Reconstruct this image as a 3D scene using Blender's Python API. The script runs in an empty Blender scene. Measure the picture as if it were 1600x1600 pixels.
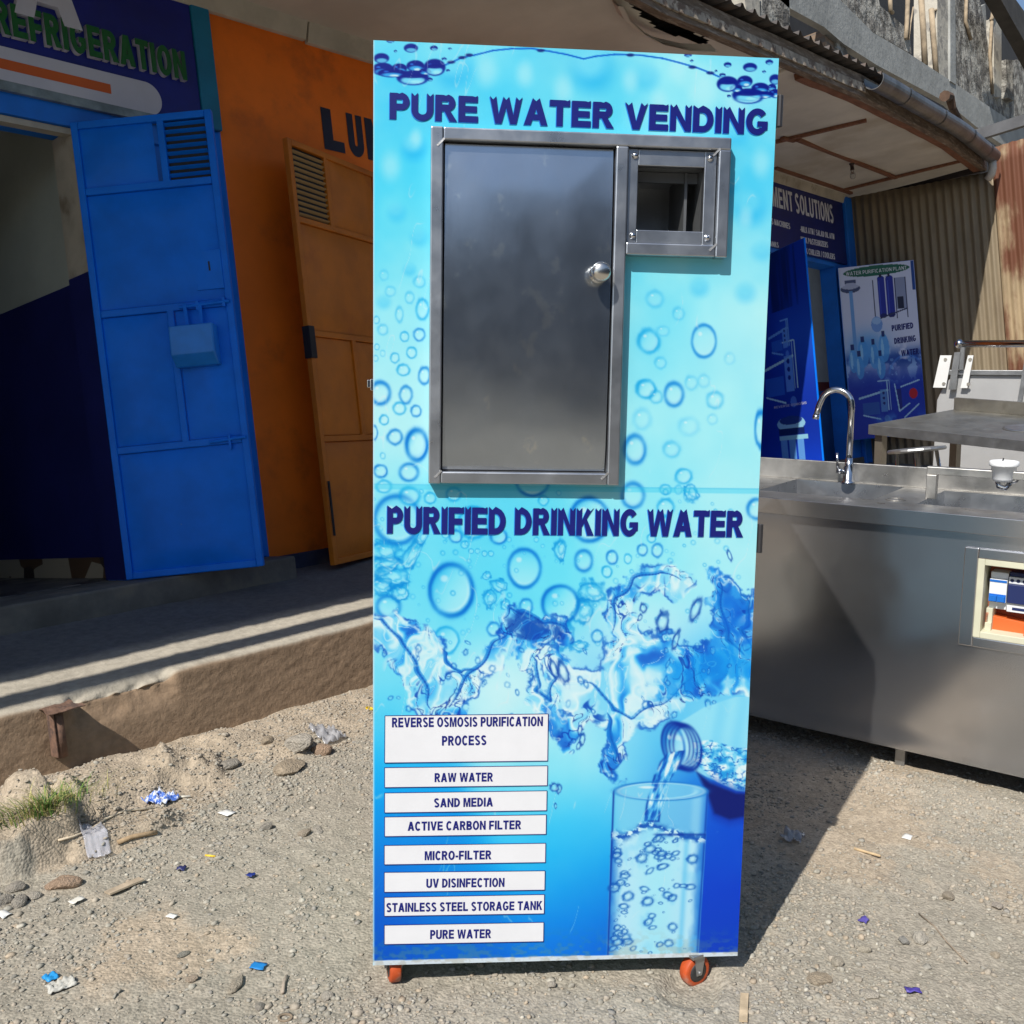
import bpy, bmesh, math, random
import numpy as np
from mathutils import Matrix, Vector
random.seed(7)
R_ = math.radians
scene = bpy.context.scene
col = scene.collection
# ------------------------------------------------------------------ camera, sky, sun, exposure
CAM = np.array([-1.972698687, -3.345403406, 0.972221999])
CR = np.array([[0.63959688, 0.10558425, -0.76142485], [-0.76197667, -0.04373994, -0.64612567], [-0.10152537, 0.99344793, 0.05247680]])
FPX = 1500.0
cam = bpy.data.objects.new('camera', bpy.data.cameras.new('camera')); col.objects.link(cam)
cam.data.sensor_width = 36; cam.data.lens = FPX/1600*36; cam.data.clip_start = .05; cam.data.clip_end = 500
m4 = Matrix([list(CR[i])+[CAM[i]] for i in range(3)]+[[0, 0, 0, 1]]); cam.matrix_world = m4
scene.camera = cam
world = bpy.data.worlds.new('World'); scene.world = world; world.use_nodes = True
wt = world.node_tree; wt.nodes.clear()
wo = wt.nodes.new('ShaderNodeOutputWorld'); wb = wt.nodes.new('ShaderNodeBackground'); sky = wt.nodes.new('ShaderNodeTexSky')
sky.sky_type = 'NISHITA'; sky.sun_disc = False; sky.sun_elevation = R_(45.8); sky.sun_rotation = R_(252.9)
sky.air_density = 1.0; sky.dust_density = .6; sky.ozone_density = 2.0
wb.inputs['Strength'].default_value = 0.086
wt.links.new(sky.outputs[0], wb.inputs[0]); wt.links.new(wb.outputs[0], wo.inputs[0])
SUN = Vector((0.66646407, 0.20461150, -0.71690988))
sl = bpy.data.lights.new('sun', 'SUN'); sl.energy = 4.4; sl.angle = R_(.5); sl.color = (1, .955, .88)
so = bpy.data.objects.new('sun', sl); col.objects.link(so); so.rotation_euler = SUN.to_track_quat('-Z', 'Y').to_euler(); so.location = (-8, -3, 9)
vs = scene.view_settings; vs.view_transform = 'Standard'; vs.look = 'None'; vs.exposure = 0.46; vs.gamma = 1
scene.cycles.max_bounces = 8; scene.cycles.diffuse_bounces = 4; scene.cycles.use_denoising = True

# ------------------------------------------------------------------ frames: world X runs along the shop fronts, Y into them, Z plumb
def ray(px, py): return CR @ np.array([(px-800)/FPX, -(py-800)/FPX, -1.0])
def at(px, py, ax, val, F=None):
    d = ray(px, py); c = CAM
    if F is not None:
        A, o = F; d = A.T @ d; c = A.T @ (CAM-o)
    return c + d*(val-c[ax])/d[ax]
def proj(P):
    v = CR.T @ (np.asarray(P).T - CAM[:, None]) if np.asarray(P).ndim == 2 else CR.T @ (np.asarray(P)-CAM)
    return v[0]/-v[2]*FPX+800, -v[1]/-v[2]*FPX+800
FM = (np.array([[0.69374333, 0.71960680, 0.02976981], [-0.71120293, 0.69099109, -0.12931243], [-0.11362478, 0.06853727, 0.99115693]]), np.array([-0.62772778, -1.64522234, -0.19579176]))
FS = (np.array([[0.04585014, 0.99864435, -0.02464203], [-0.98866539, 0.04183403, -0.14418968], [-0.14296333, 0.03097384, 0.98924320]]), np.array([1.54186446, -1.52719279, -0.15394218]))
def M4(F): return Matrix([list(F[0][i])+[F[1][i]] for i in range(3)]+[[0, 0, 0, 1]])
GA, GB = -0.03003542, 0.13046615
def gz(X, Y):
    return FM[1][2] + GA*(np.clip(X, -40, 40)-FM[1][0]) + GB*(np.clip(Y, -9, .3)-FM[1][1])
def on_ground(px, py):
    d = ray(px, py); t = np.linspace(1.2, 9, 2600); P = CAM+t[:, None]*d
    g = gz(P[:, 0], P[:, 1])+relief(P[:, 0], P[:, 1]); k = int(np.argmax(P[:, 2] < g))
    return np.array([P[k, 0], P[k, 1], g[k]])
def srgb(r, g, b):
    f = lambda c: c/12.92 if c <= .04045 else ((c+.055)/1.055)**2.4
    return (f(r/255), f(g/255), f(b/255))

# ------------------------------------------------------------------ materials
MATS = {}
def mat(name, c, rough=.6, metal=0., var=.18, vs=6., bump=.15, bs=45., c2=None, m2=(.5, .66), m2s=2.5, stretch=(1, 1, 1), coat=0., spec=.5, trans=0., alpha=1., attr=None, ior=1.45, rvar=0., bstretch=None, dist=.004):
    if name in MATS: return MATS[name]
    m = bpy.data.materials.new(name); MATS[name] = m; m.use_nodes = True
    t = m.node_tree; t.nodes.clear(); N = t.nodes.new; Lk = t.links.new
    out = N('ShaderNodeOutputMaterial'); b = N('ShaderNodeBsdfPrincipled'); Lk(b.outputs[0], out.inputs[0])
    b.inputs['Roughness'].default_value = rough; b.inputs['Metallic'].default_value = metal; b.inputs['IOR'].default_value = ior
    b.inputs['Specular IOR Level'].default_value = spec; b.inputs['Coat Weight'].default_value = coat; b.inputs['Coat Roughness'].default_value = .1
    b.inputs['Transmission Weight'].default_value = trans; b.inputs['Alpha'].default_value = alpha
    tc = N('ShaderNodeTexCoord'); mp = N('ShaderNodeMapping'); mp.inputs['Scale'].default_value = stretch
    Lk(tc.outputs['Object'], mp.inputs[0])
    def noise(s, det=5, src=mp):
        n = N('ShaderNodeTexNoise'); n.inputs['Scale'].default_value = s; n.inputs['Detail'].default_value = det; n.inputs['Roughness'].default_value = .6
        Lk(src.outputs[0], n.inputs['Vector']); return n
    def ramp(src, a, bb):
        r = N('ShaderNodeMapRange'); r.interpolation_type = 'SMOOTHSTEP'
        r.inputs['From Min'].default_value = a; r.inputs['From Max'].default_value = bb; Lk(src, r.inputs['Value']); return r
    def mix(fac, A, B, mode='MIX'):
        x = N('ShaderNodeMix'); x.data_type = 'RGBA'; x.blend_type = mode
        for sk, v in ((0, fac), (6, A), (7, B)):
            if hasattr(v, 'node'): Lk(v, x.inputs[sk])
            else: x.inputs[sk].default_value = v if sk == 0 else (*v, 1)
        return x.outputs[2]
    if attr:
        a = N('ShaderNodeAttribute'); a.attribute_name = attr; base = a.outputs['Color']
        if var:
            n1 = noise(vs); r = ramp(n1.outputs[0], .3, .7)
            hs = N('ShaderNodeHueSaturation'); Lk(base, hs.inputs['Color'])
            rr = N('ShaderNodeMapRange'); rr.inputs['To Min'].default_value = 1-var; rr.inputs['To Max'].default_value = 1+var; Lk(r.outputs[0], rr.inputs['Value']); Lk(rr.outputs[0], hs.inputs['Value'])
            base = hs.outputs[0]
    else:
        n1 = noise(vs); r = ramp(n1.outputs[0], .28, .72)
        base = mix(r.outputs[0], tuple(x*(1-var) for x in c), tuple(min(1, x*(1+var)) for x in c))
        if c2 is not None:
            n2 = noise(m2s, 8); r2 = ramp(n2.outputs[0], *m2); base = mix(r2.outputs[0], base, c2)
    if hasattr(base, 'node'): Lk(base, b.inputs['Base Color'])
    if rvar:
        n4 = noise(vs*1.7, 6); rr = N('ShaderNodeMapRange'); rr.inputs['From Min'].default_value = .3; rr.inputs['From Max'].default_value = .7
        rr.inputs['To Min'].default_value = max(.03, rough-rvar); rr.inputs['To Max'].default_value = min(1, rough+rvar); Lk(n4.outputs[0], rr.inputs['Value']); Lk(rr.outputs[0], b.inputs['Roughness'])
    if bump:
        src = mp
        if bstretch:
            src = N('ShaderNodeMapping'); src.inputs['Scale'].default_value = bstretch; Lk(tc.outputs['Object'], src.inputs[0])
        n3 = noise(bs, 6, src); bp = N('ShaderNodeBump'); bp.inputs['Strength'].default_value = bump; bp.inputs['Distance'].default_value = dist
        Lk(n3.outputs[0], bp.inputs['Height']); Lk(bp.outputs[0], b.inputs['Normal'])
    return m

# ------------------------------------------------------------------ mesh building
class MB:
    def __init__(s): s.v = []; s.f = []
    def add(s, vs_, fs_):
        o = len(s.v); s.v += [tuple(map(float, p)) for p in vs_]; s.f += [tuple(i+o for i in f) for f in fs_]; return s
    def box(s, x0, x1, y0, y1, z0, z1):
        return s.add([(x0, y0, z0), (x1, y0, z0), (x1, y1, z0), (x0, y1, z0), (x0, y0, z1), (x1, y0, z1), (x1, y1, z1), (x0, y1, z1)],
                     [(3, 2, 1, 0), (4, 5, 6, 7), (0, 1, 5, 4), (1, 2, 6, 5), (2, 3, 7, 6), (3, 0, 4, 7)])
    def bar(s, p, q, wd, ht, up=(0, 0, 1)):
        p, q, up = np.array(p, float), np.array(q, float), np.array(up, float)
        d = q-p; d /= np.linalg.norm(d); a = np.cross(d, up); a /= np.linalg.norm(a); b = np.cross(a, d)
        vs_ = [P+sa*a*wd/2+sb*b*ht/2 for P in (p, q) for sa, sb in ((-1, -1), (1, -1), (1, 1), (-1, 1))]
        return s.add(vs_, [(3, 2, 1, 0), (4, 5, 6, 7), (0, 1, 5, 4), (1, 2, 6, 5), (2, 3, 7, 6), (3, 0, 4, 7)])
    def tube(s, pts, r, n=12, cap=True):
        pts = [np.array(p, float) for p in pts]; rs = r if hasattr(r, '__len__') else [r]*len(pts)
        rings = []; ref = None
        for i, p in enumerate(pts):
            d = pts[min(i+1, len(pts)-1)]-pts[max(i-1, 0)]; d /= np.linalg.norm(d)+1e-12
            if ref is None:
                ref = np.array([0, 0, 1.]) if abs(d[2]) < .9 else np.array([1., 0, 0])
            a = np.cross(d, ref); a /= np.linalg.norm(a)+1e-12; b = np.cross(a, d); ref = b
            rings.append([p+rs[i]*(math.cos(2*math.pi*k/n)*a+math.sin(2*math.pi*k/n)*b) for k in range(n)])
        o = len(s.v); s.v += [tuple(map(float, q)) for rg in rings for q in rg]
        for i in range(len(pts)-1):
            for k in range(n):
                k2 = (k+1) % n; s.f.append((o+i*n+k, o+i*n+k2, o+(i+1)*n+k2, o+(i+1)*n+k))
        if cap:
            s.f.append(tuple(o+k for k in range(n))); s.f.append(tuple(o+(len(pts)-1)*n+k for k in reversed(range(n))))
        return s
    def prism(s, poly, fn, d0, d1):
        n = len(poly)
        return s.add([fn(a, b, d0) for a, b in poly]+[fn(a, b, d1) for a, b in poly],
                     [tuple(range(n)), tuple(reversed(range(n, 2*n)))]+[(i, (i+1) % n, n+(i+1) % n, n+i) for i in range(n)])
    def grid(s, P):
        ny, nx = P.shape[:2]; o = len(s.v); s.v += [tuple(map(float, q)) for q in P.reshape(-1, 3)]
        for j in range(ny-1):
            for i in range(nx-1):
                a = o+j*nx+i; s.f.append((a, a+1, a+nx+1, a+nx))
        return s
    def ball(s, c, r, n=12, m=8, sc=(1, 1, 1)):
        P = np.array([[(c[0]+r*sc[0]*math.sin(math.pi*j/m)*math.cos(2*math.pi*i/n), c[1]+r*sc[1]*math.sin(math.pi*j/m)*math.sin(2*math.pi*i/n), c[2]+r*sc[2]*math.cos(math.pi*j/m)) for i in range(n+1)] for j in range(m+1)])
        return s.grid(P)
    def lathe(s, prof, o, ax, n=20):
        o = np.array(o, float); ax = np.array(ax, float); ax /= np.linalg.norm(ax)
        a = np.cross(ax, (0, 0, 1) if abs(ax[2]) < .9 else (1, 0, 0)); a /= np.linalg.norm(a); b = np.cross(ax, a)
        P = np.array([[o+ax*h+r*(math.cos(2*math.pi*k/n)*a+math.sin(2*math.pi*k/n)*b) for k in range(n+1)] for r, h in prof])
        return s.grid(P)
    def build(s, name, m, parent=None, bevel=0., smooth=False, weld=True):
        me = bpy.data.meshes.new(name); me.from_pydata(s.v, [], s.f)
        bm = bmesh.new(); bm.from_mesh(me)
        if weld: bmesh.ops.remove_doubles(bm, verts=bm.verts, dist=1e-5)
        bmesh.ops.recalc_face_normals(bm, faces=bm.faces); bm.to_mesh(me); bm.free()
        me.materials.append(m)
        if smooth: me.polygons.foreach_set('use_smooth', [True]*len(me.polygons))
        o = bpy.data.objects.new(name, me); col.objects.link(o)
        if parent is not None: o.parent = parent
        if bevel:
            md = o.modifiers.new('Bevel', 'BEVEL'); md.width = bevel; md.segments = 2; md.limit_method = 'ANGLE'; md.angle_limit = R_(40)
        return o
def tag(o, label=None, cat=None, group=None, kind=None):
    for k, v in (('label', label), ('category', cat), ('group', group), ('kind', kind)):
        if v: o[k] = v
    return o
def thing(name, label, cat, F=None, loc=None, group=None):
    o = bpy.data.objects.new(name, None); o.empty_display_size = .1; col.objects.link(o)
    if F is not None: o.matrix_world = M4(F)
    if loc is not None: o.location = loc
    return tag(o, label, cat, group)
def struct(name, mb, m, smooth=False): return tag(mb.build(name, m, smooth=smooth), kind='structure')
def grid_obj(name, P, m, parent=None, rgb=None, keep=None, smooth=False, attr='Paint'):
    ny, nx = P.shape[:2]; idx = np.arange(ny*nx).reshape(ny, nx)
    q = np.stack([idx[:-1, :-1], idx[:-1, 1:], idx[1:, 1:], idx[1:, :-1]], -1).reshape(-1, 4)
    if keep is not None: q = q[keep.reshape(-1)]
    me = bpy.data.meshes.new(name); me.vertices.add(ny*nx); me.vertices.foreach_set('co', P.reshape(-1).astype(np.float32))
    me.loops.add(q.size); me.loops.foreach_set('vertex_index', q.reshape(-1).astype(np.int32))
    me.polygons.add(len(q)); me.polygons.foreach_set('loop_start', (np.arange(len(q))*4).astype(np.int32)); me.polygons.foreach_set('loop_total', np.full(len(q), 4, np.int32))
    me.update(calc_edges=True); me.validate()
    if rgb is not None:
        a = me.attributes.new(attr, 'FLOAT_COLOR', 'POINT'); c4 = np.ones((ny*nx, 4), np.float32); c4[:, :3] = rgb.reshape(-1, 3); a.data.foreach_set('color', c4.reshape(-1))
    me.materials.append(m)
    if smooth: me.polygons.foreach_set('use_smooth', np.ones(len(me.polygons), bool))
    o = bpy.data.objects.new(name, me); col.objects.link(o)
    if parent is not None: o.parent = parent
    return o
def lin(a): return np.where(a <= .04045, a/12.92, ((a+.055)/1.055)**2.4)
# ------------------------------------------------------------------ block lettering: outlines of a plain grotesque, cap height 1
def _arc(cx, cy, rx, ry, a0, a1, n=10):
    return [(cx+rx*math.cos(R_(a0+(a1-a0)*i/n)), cy+ry*math.sin(R_(a0+(a1-a0)*i/n))) for i in range(n+1)]
def _stroke(pts, t):
    L, Rr = [], []
    for i, p in enumerate(pts):
        a = pts[max(i-1, 0)]; b = pts[min(i+1, len(pts)-1)]; dx, dy = b[0]-a[0], b[1]-a[1]; l = math.hypot(dx, dy) or 1
        nx, ny = -dy/l*t/2, dx/l*t/2; L.append((p[0]+nx, p[1]+ny)); Rr.append((p[0]-nx, p[1]-ny))
    return [L+Rr[::-1]]
def glyph(ch, t, w=.74):
    h = t*.86; q = h/2
    def bowl(y0, y1, x1):          # outer and inner loop of a right hand bowl between two heights
        ry = (y1-y0)/2; cy = (y0+y1)/2; rx = min(ry, x1*.62)
        return [(0, y0)]+_arc(x1-rx, cy, rx, ry, -90, 90)+[(0, y1)], [(t, y0+h)]+[(t, y1-h)]+_arc(x1-rx, cy, rx-t, ry-h, 90, -90)
    if ch == 'I': return [[(0,0),(t,0),(t,1),(0,1)]], t
    if ch == 'L': return [[(0,0),(w*.86,0),(w*.86,h),(t,h),(t,1),(0,1)]], w*.86
    if ch == 'E': return [[(0,0),(w*.9,0),(w*.9,h),(t,h),(t,.5-q),(w*.84,.5-q),(w*.84,.5+q),(t,.5+q),(t,1-h),(w*.88,1-h),(w*.88,1),(0,1)]], w*.9
    if ch == 'F': return [[(0,0),(t,0),(t,.47-q),(w*.78,.47-q),(w*.78,.47+q),(t,.47+q),(t,1-h),(w*.86,1-h),(w*.86,1),(0,1)]], w*.86
    if ch == 'T': c = w*.47; return [[(c-t/2,0),(c+t/2,0),(c+t/2,1-h),(2*c,1-h),(2*c,1),(0,1),(0,1-h),(c-t/2,1-h)]], 2*c
    if ch == 'H': return [[(0,0),(t,0),(t,.5-q),(w-t,.5-q),(w-t,0),(w,0),(w,1),(w-t,1),(w-t,.5+q),(t,.5+q),(t,1),(0,1)]], w
    if ch == 'N': return [[(0,0),(t*.95,0),(t*.95,.62),(w-t*.95,0),(w,0),(w,1),(w-t*.95,1),(w-t*.95,.38),(t*.95,1),(0,1)]], w
    if ch == 'M': W = w*1.2; c = W/2; return [[(0,0),(t*.9,0),(t*.9,.72),(c-t*.38,0),(c+t*.38,0),(W-t*.9,.72),(W-t*.9,0),(W,0),(W,1),(W-t*1.25,1),(c,.33),(t*1.25,1),(0,1)]], W
    if ch == 'A':
        W = w*1.1; c = W/2; k = (c-t*.55)/1.; x = lambda y: c-(c-t*.55)*0-(c-t*.56)*(1-y)
        s = t*1.06; yl, yh = .2, .2+h*.9
        lo = lambda y: (c-t*.56)*y; ro = lambda y: W-(c-t*.56)*y
        ap = (c-s)/(c-t*.56)
        return [[(0,0),(s,0),(lo(yl)+s,yl),(ro(yl)-s,yl),(W-s,0),(W,0),(c+t*.56,1),(c-t*.56,1)],[(lo(yh)+s,yh),(c,min(.84,ap)),(ro(yh)-s,yh)]], W
    if ch == 'V': W = w*1.06; c = W/2; s = t*1.06; return [[(c-t*.55,0),(c+t*.55,0),(W,1),(W-s,1),(c,.30),(s,1),(0,1)]], W
    if ch == 'W':
        W = w*1.5; s = t*.98; a, b = W*.27, W*.73; c = W/2
        return [[(a-t*.5,0),(a+t*.5,0),(c,.62),(b-t*.5,0),(b+t*.5,0),(W,1),(W-s,1),(b,.34),(c+t*.46,1),(c-t*.46,1),(a,.34),(s,1),(0,1)]], W
    if ch == 'K': return [[(0,0),(t,0),(t,.30),(t*1.42,.46),(w-t*1.12,0),(w+t*.1,0),(w*.60,.62),(w,1),(w-t*1.22,1),(t,.56),(t,1),(0,1)]], w+t*.1
    if ch == 'X': return [[(0,0),(t*1.15,0),(w/2,.34),(w-t*1.15,0),(w,0),(w/2+t*.62,.51),(w*.98,1),(w*.98-t*1.15,1),(w/2,.68),(t*1.15+.02,1),(.02,1),(w/2-t*.62,.51)]], w
    if ch == 'Y': c = w/2; return [[(c-t/2,0),(c+t/2,0),(c+t/2,.42),(w,1),(w-t*1.15,1),(c,.60),(t*1.15,1),(0,1),(c-t/2,.42)]], w
    if ch == 'Z': return [[(0,0),(w*.9,0),(w*.9,h),(t*1.3,h),(w*.88,1-h),(w*.88,1),(.03,1),(.03,1-h),(w*.9-t*1.3,1-h),(0,h)]], w*.9
    if ch == 'D': o, i = bowl(0, 1, w*.98); return [o, i], w*.98
    if ch == 'P': o, i = bowl(.36, 1, w*.9); return [[(0,0),(t,0),(t,.36)]+o[1:], i], w*.9
    if ch == 'R':
        o, i = bowl(.40, 1, w*.92); W = w*.98; top = o[1:]
        return [[(0,0),(t,0),(t,.38),(w*.42,.38),(W-t*1.1,0),(W+t*.08,0),(w*.68,.41)]+[p for p in top if p[0] > w*.62 or p[1] > .6], i], W
    if ch == 'B':
        o1, i1 = bowl(0, .545, w*.95); o2, i2 = bowl(.47, 1, w*.89)
        up = [p for p in o2[1:-1] if p[1] > .53]; dn = [p for p in o1[1:-1] if p[1] < .515]
        return [[(0,0)]+dn+up+[(0,1)], i1, [(t,.47+h)]+i2[1:]], w*.95
    if ch in 'OQ':
        W = w*1.08; o = _arc(W/2, .5, W/2, .52, 0, 360, 28)[:-1]; i = _arc(W/2, .5, W/2-t, .52-h, 0, 360, 28)[:-1]; return [o, i], W
    if ch == 'U': r = w/2; return [[(0,1)]+_arc(r, r*.86-.02, r, r*.86, 180, 360, 14)+[(w,1),(w-t,1)]+_arc(r, r*.86-.02, r-t, max(.03, r*.86-h), 360, 180, 14)+[(t,1)]], w
    if ch == 'J': return _stroke([(w*.62-t/2,1),(w*.62-t/2,.4)]+_arc(w*.31, .31, w*.31-t/2, .31-h/2-.01, 0, -165, 10)[1:], t), w*.62
    if ch == 'C': W = w*1.02; return _stroke(_arc(W/2, .5, W/2-t/2, .52-h/2, 42, 318, 22), t*.95), W*.96
    if ch == 'G':
        W = w*1.06; x1 = W-.02
        a = _arc(W/2, .5, W/2, .52, 40, 322, 22); b = _arc(W/2, .5, W/2-t, .52-h, 315, 40, 20)
        return [a+[(x1,.20),(x1,.52),(W*.52,.52),(W*.52,.52-h*.85),(x1-t*.95,.52-h*.85),(x1-t*.95,.27)]+b[1:]], W
    if ch == 'S':
        W = w*.92; k = t/2; pts = _arc(W/2, .745, W/2-k, .275-h/2, 25, 255, 14)[:-1]+_arc(W/2, .262, W/2-k, .28-h/2, 75, -155, 14)
        return _stroke(pts, h*1.02), W
    if ch == '-': return [[(0,.27),(w*.45,.27),(w*.45,.27+h),(0,.27+h)]], w*.45
    if ch == '/': return [[(0,-.05),(t*.6,-.05),(w*.55,1.05),(w*.55-t*.6,1.05)]], w*.55
    return [], w*.45
def lettering(name, body, m, parent, O, ex, ey, ez, width, height, t=.2, depth=.001, gap=.1, notch=False, wide=.74, shear=0.):
    """flat or raised lettering: O is the lower left corner, ex/ey/ez unit directions, stretched to width x height, depth proud of O"""
    c2 = bpy.data.curves.new('outline', 'CURVE'); c2.dimensions = '2D'; c2.fill_mode = 'BOTH'; c2.extrude = .5
    x = 0.
    for ch in body:
        loops, w = glyph(ch, t, wide)
        for lp in loops:
            o2 = []
            for i, p in enumerate(lp):
                q = lp[(i+1) % len(lp)]; dx = q[0]-p[0]; o2.append(p)
                if notch and abs(q[1]-p[1]) < .004 and p[1] > .985 and abs(dx) > .11:
                    sg = 1 if dx > 0 else -1; hh = .085
                    o2[-1] = (p[0], p[1]+hh*(.45 if abs(dx) < t*1.7 else .25))
                    if abs(dx) < t*1.7: o2 += [((p[0]+q[0])/2, p[1]-hh), (q[0], q[1]+hh*.45)]
                    else: o2 += [(p[0]+sg*t*.4, p[1]-hh*.3), (p[0]+sg*t*.8, p[1])]
            sp = c2.splines.new('POLY'); sp.points.add(len(o2)-1); sp.use_cyclic_u = True
            for k, p in enumerate(o2): sp.points[k].co = (p[0]+x+shear*p[1], p[1], 0, 1)
        x += w+(gap if loops else 0)
    ob = bpy.data.objects.new('outline', c2); col.objects.link(ob); dg = bpy.context.evaluated_depsgraph_get(); dg.update()
    me = bpy.data.meshes.new_from_object(ob.evaluated_get(dg)); col.objects.unlink(ob); bpy.data.objects.remove(ob)
    n = len(me.vertices); co = np.zeros(n*3, np.float32); me.vertices.foreach_get('co', co); co = co.reshape(-1, 3).astype(float)
    O, ex, ey, ez = map(lambda a: np.array(a, float), (O, ex, ey, ez))
    P = O+(co[:, :1]/(x-gap))*width*ex+co[:, 1:2]*height*ey+(co[:, 2:3]+.5)*depth*ez
    me.vertices.foreach_set('co', P.astype(np.float32).reshape(-1)); me.update(); me.materials.clear(); me.materials.append(m)
    bm = bmesh.new(); bm.from_mesh(me); bmesh.ops.recalc_face_normals(bm, faces=bm.faces); bm.to_mesh(me); bm.free()
    me.name = name
    o = bpy.data.objects.new(name, me); col.objects.link(o)
    if parent is not None: o.parent = parent
    return o
def vnoise(x, y, seed=0):
    xi = np.floor(x).astype(np.int64); yi = np.floor(y).astype(np.int64)
    fx = x - xi; fy = y - yi
    fx = fx*fx*fx*(fx*(fx*6-15)+10); fy = fy*fy*fy*(fy*(fy*6-15)+10)
    def h(a, b):
        n = (a*374761393 + b*668265263 + seed*974711) & 0x7fffffff
        n = ((n ^ (n >> 13))*1274126177) & 0x7fffffff
        return ((n ^ (n >> 16)) & 0xffff)/65535.0
    a = h(xi, yi)*(1-fx) + h(xi+1, yi)*fx
    b = h(xi, yi+1)*(1-fx) + h(xi+1, yi+1)*fx
    return a*(1-fy) + b*fy
def fbm(x, y, seed=0, oct=4):
    s = 0; a = .5
    for o in range(oct):
        s = s + a*vnoise(x, y, seed+o*17); x = x*2.03+11.3; y = y*2.03+7.7; a *= .5
    return s/(1-.5**oct)
def sstep(a, b, x):
    t = np.clip((x-a)/(b-a), 0, 1); return t*t*(3-2*t)

BASE = [(590,75,120,225,250),(720,85,150,235,252),(900,80,130,220,245),(1100,85,165,240,255),(1210,95,130,220,250),
(600,150,80,205,250),(750,130,90,215,250),(900,140,110,225,250),(1050,140,150,235,252),(1200,160,140,230,255),
(600,200,95,220,252),(640,300,110,225,252),(600,400,120,228,252),(600,500,172,240,255),(640,600,192,246,255),(1060,600,165,240,255),(1010,470,150,234,254),(1170,500,190,246,255),(640,450,150,234,254),(1140,420,178,243,255),(600,700,196,246,255),
(1160,250,110,220,250),(1180,330,100,214,250),(1180,420,170,240,255),(1050,450,125,228,252),(1000,550,138,230,253),(1150,550,185,243,255),
(1100,650,180,243,255),(1180,700,175,243,255),(1000,700,175,242,255),(600,780,140,232,255),(800,780,110,222,252),(1000,780,150,235,255),
(1160,790,175,240,255),(600,850,120,225,252),(750,880,110,222,252),(850,900,110,225,252),(1000,870,160,240,255),(1130,870,190,245,255),
(640,950,120,225,252),(780,950,120,225,255),(600,1000,150,232,255),(620,1090,150,232,255),(800,1060,215,248,255),(1000,1000,205,245,255),
(1100,1060,110,205,248),(960,1080,120,210,250),(590,1120,80,210,250),(590,1180,40,190,248),(590,1240,10,165,240),(590,1310,0,140,228),(590,1400,0,100,210),(590,1490,0,85,195),
(700,1400,0,150,230),(860,1200,150,235,255),(900,1150,200,245,255),(870,1280,90,215,250),(880,1340,50,195,248),(900,1400,20,165,240),(900,1480,0,110,220),
(700,1490,0,95,205),(950,1200,150,230,252),(930,1300,60,190,245),(930,1400,10,130,225),(1030,1180,90,200,245),(1130,1300,10,80,205),(1130,1400,0,70,200),
(1130,1480,0,60,185),(1000,1480,0,80,200),(1120,1130,130,215,250),(1160,1290,5,70,200),(1080,1250,20,110,220)]

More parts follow.
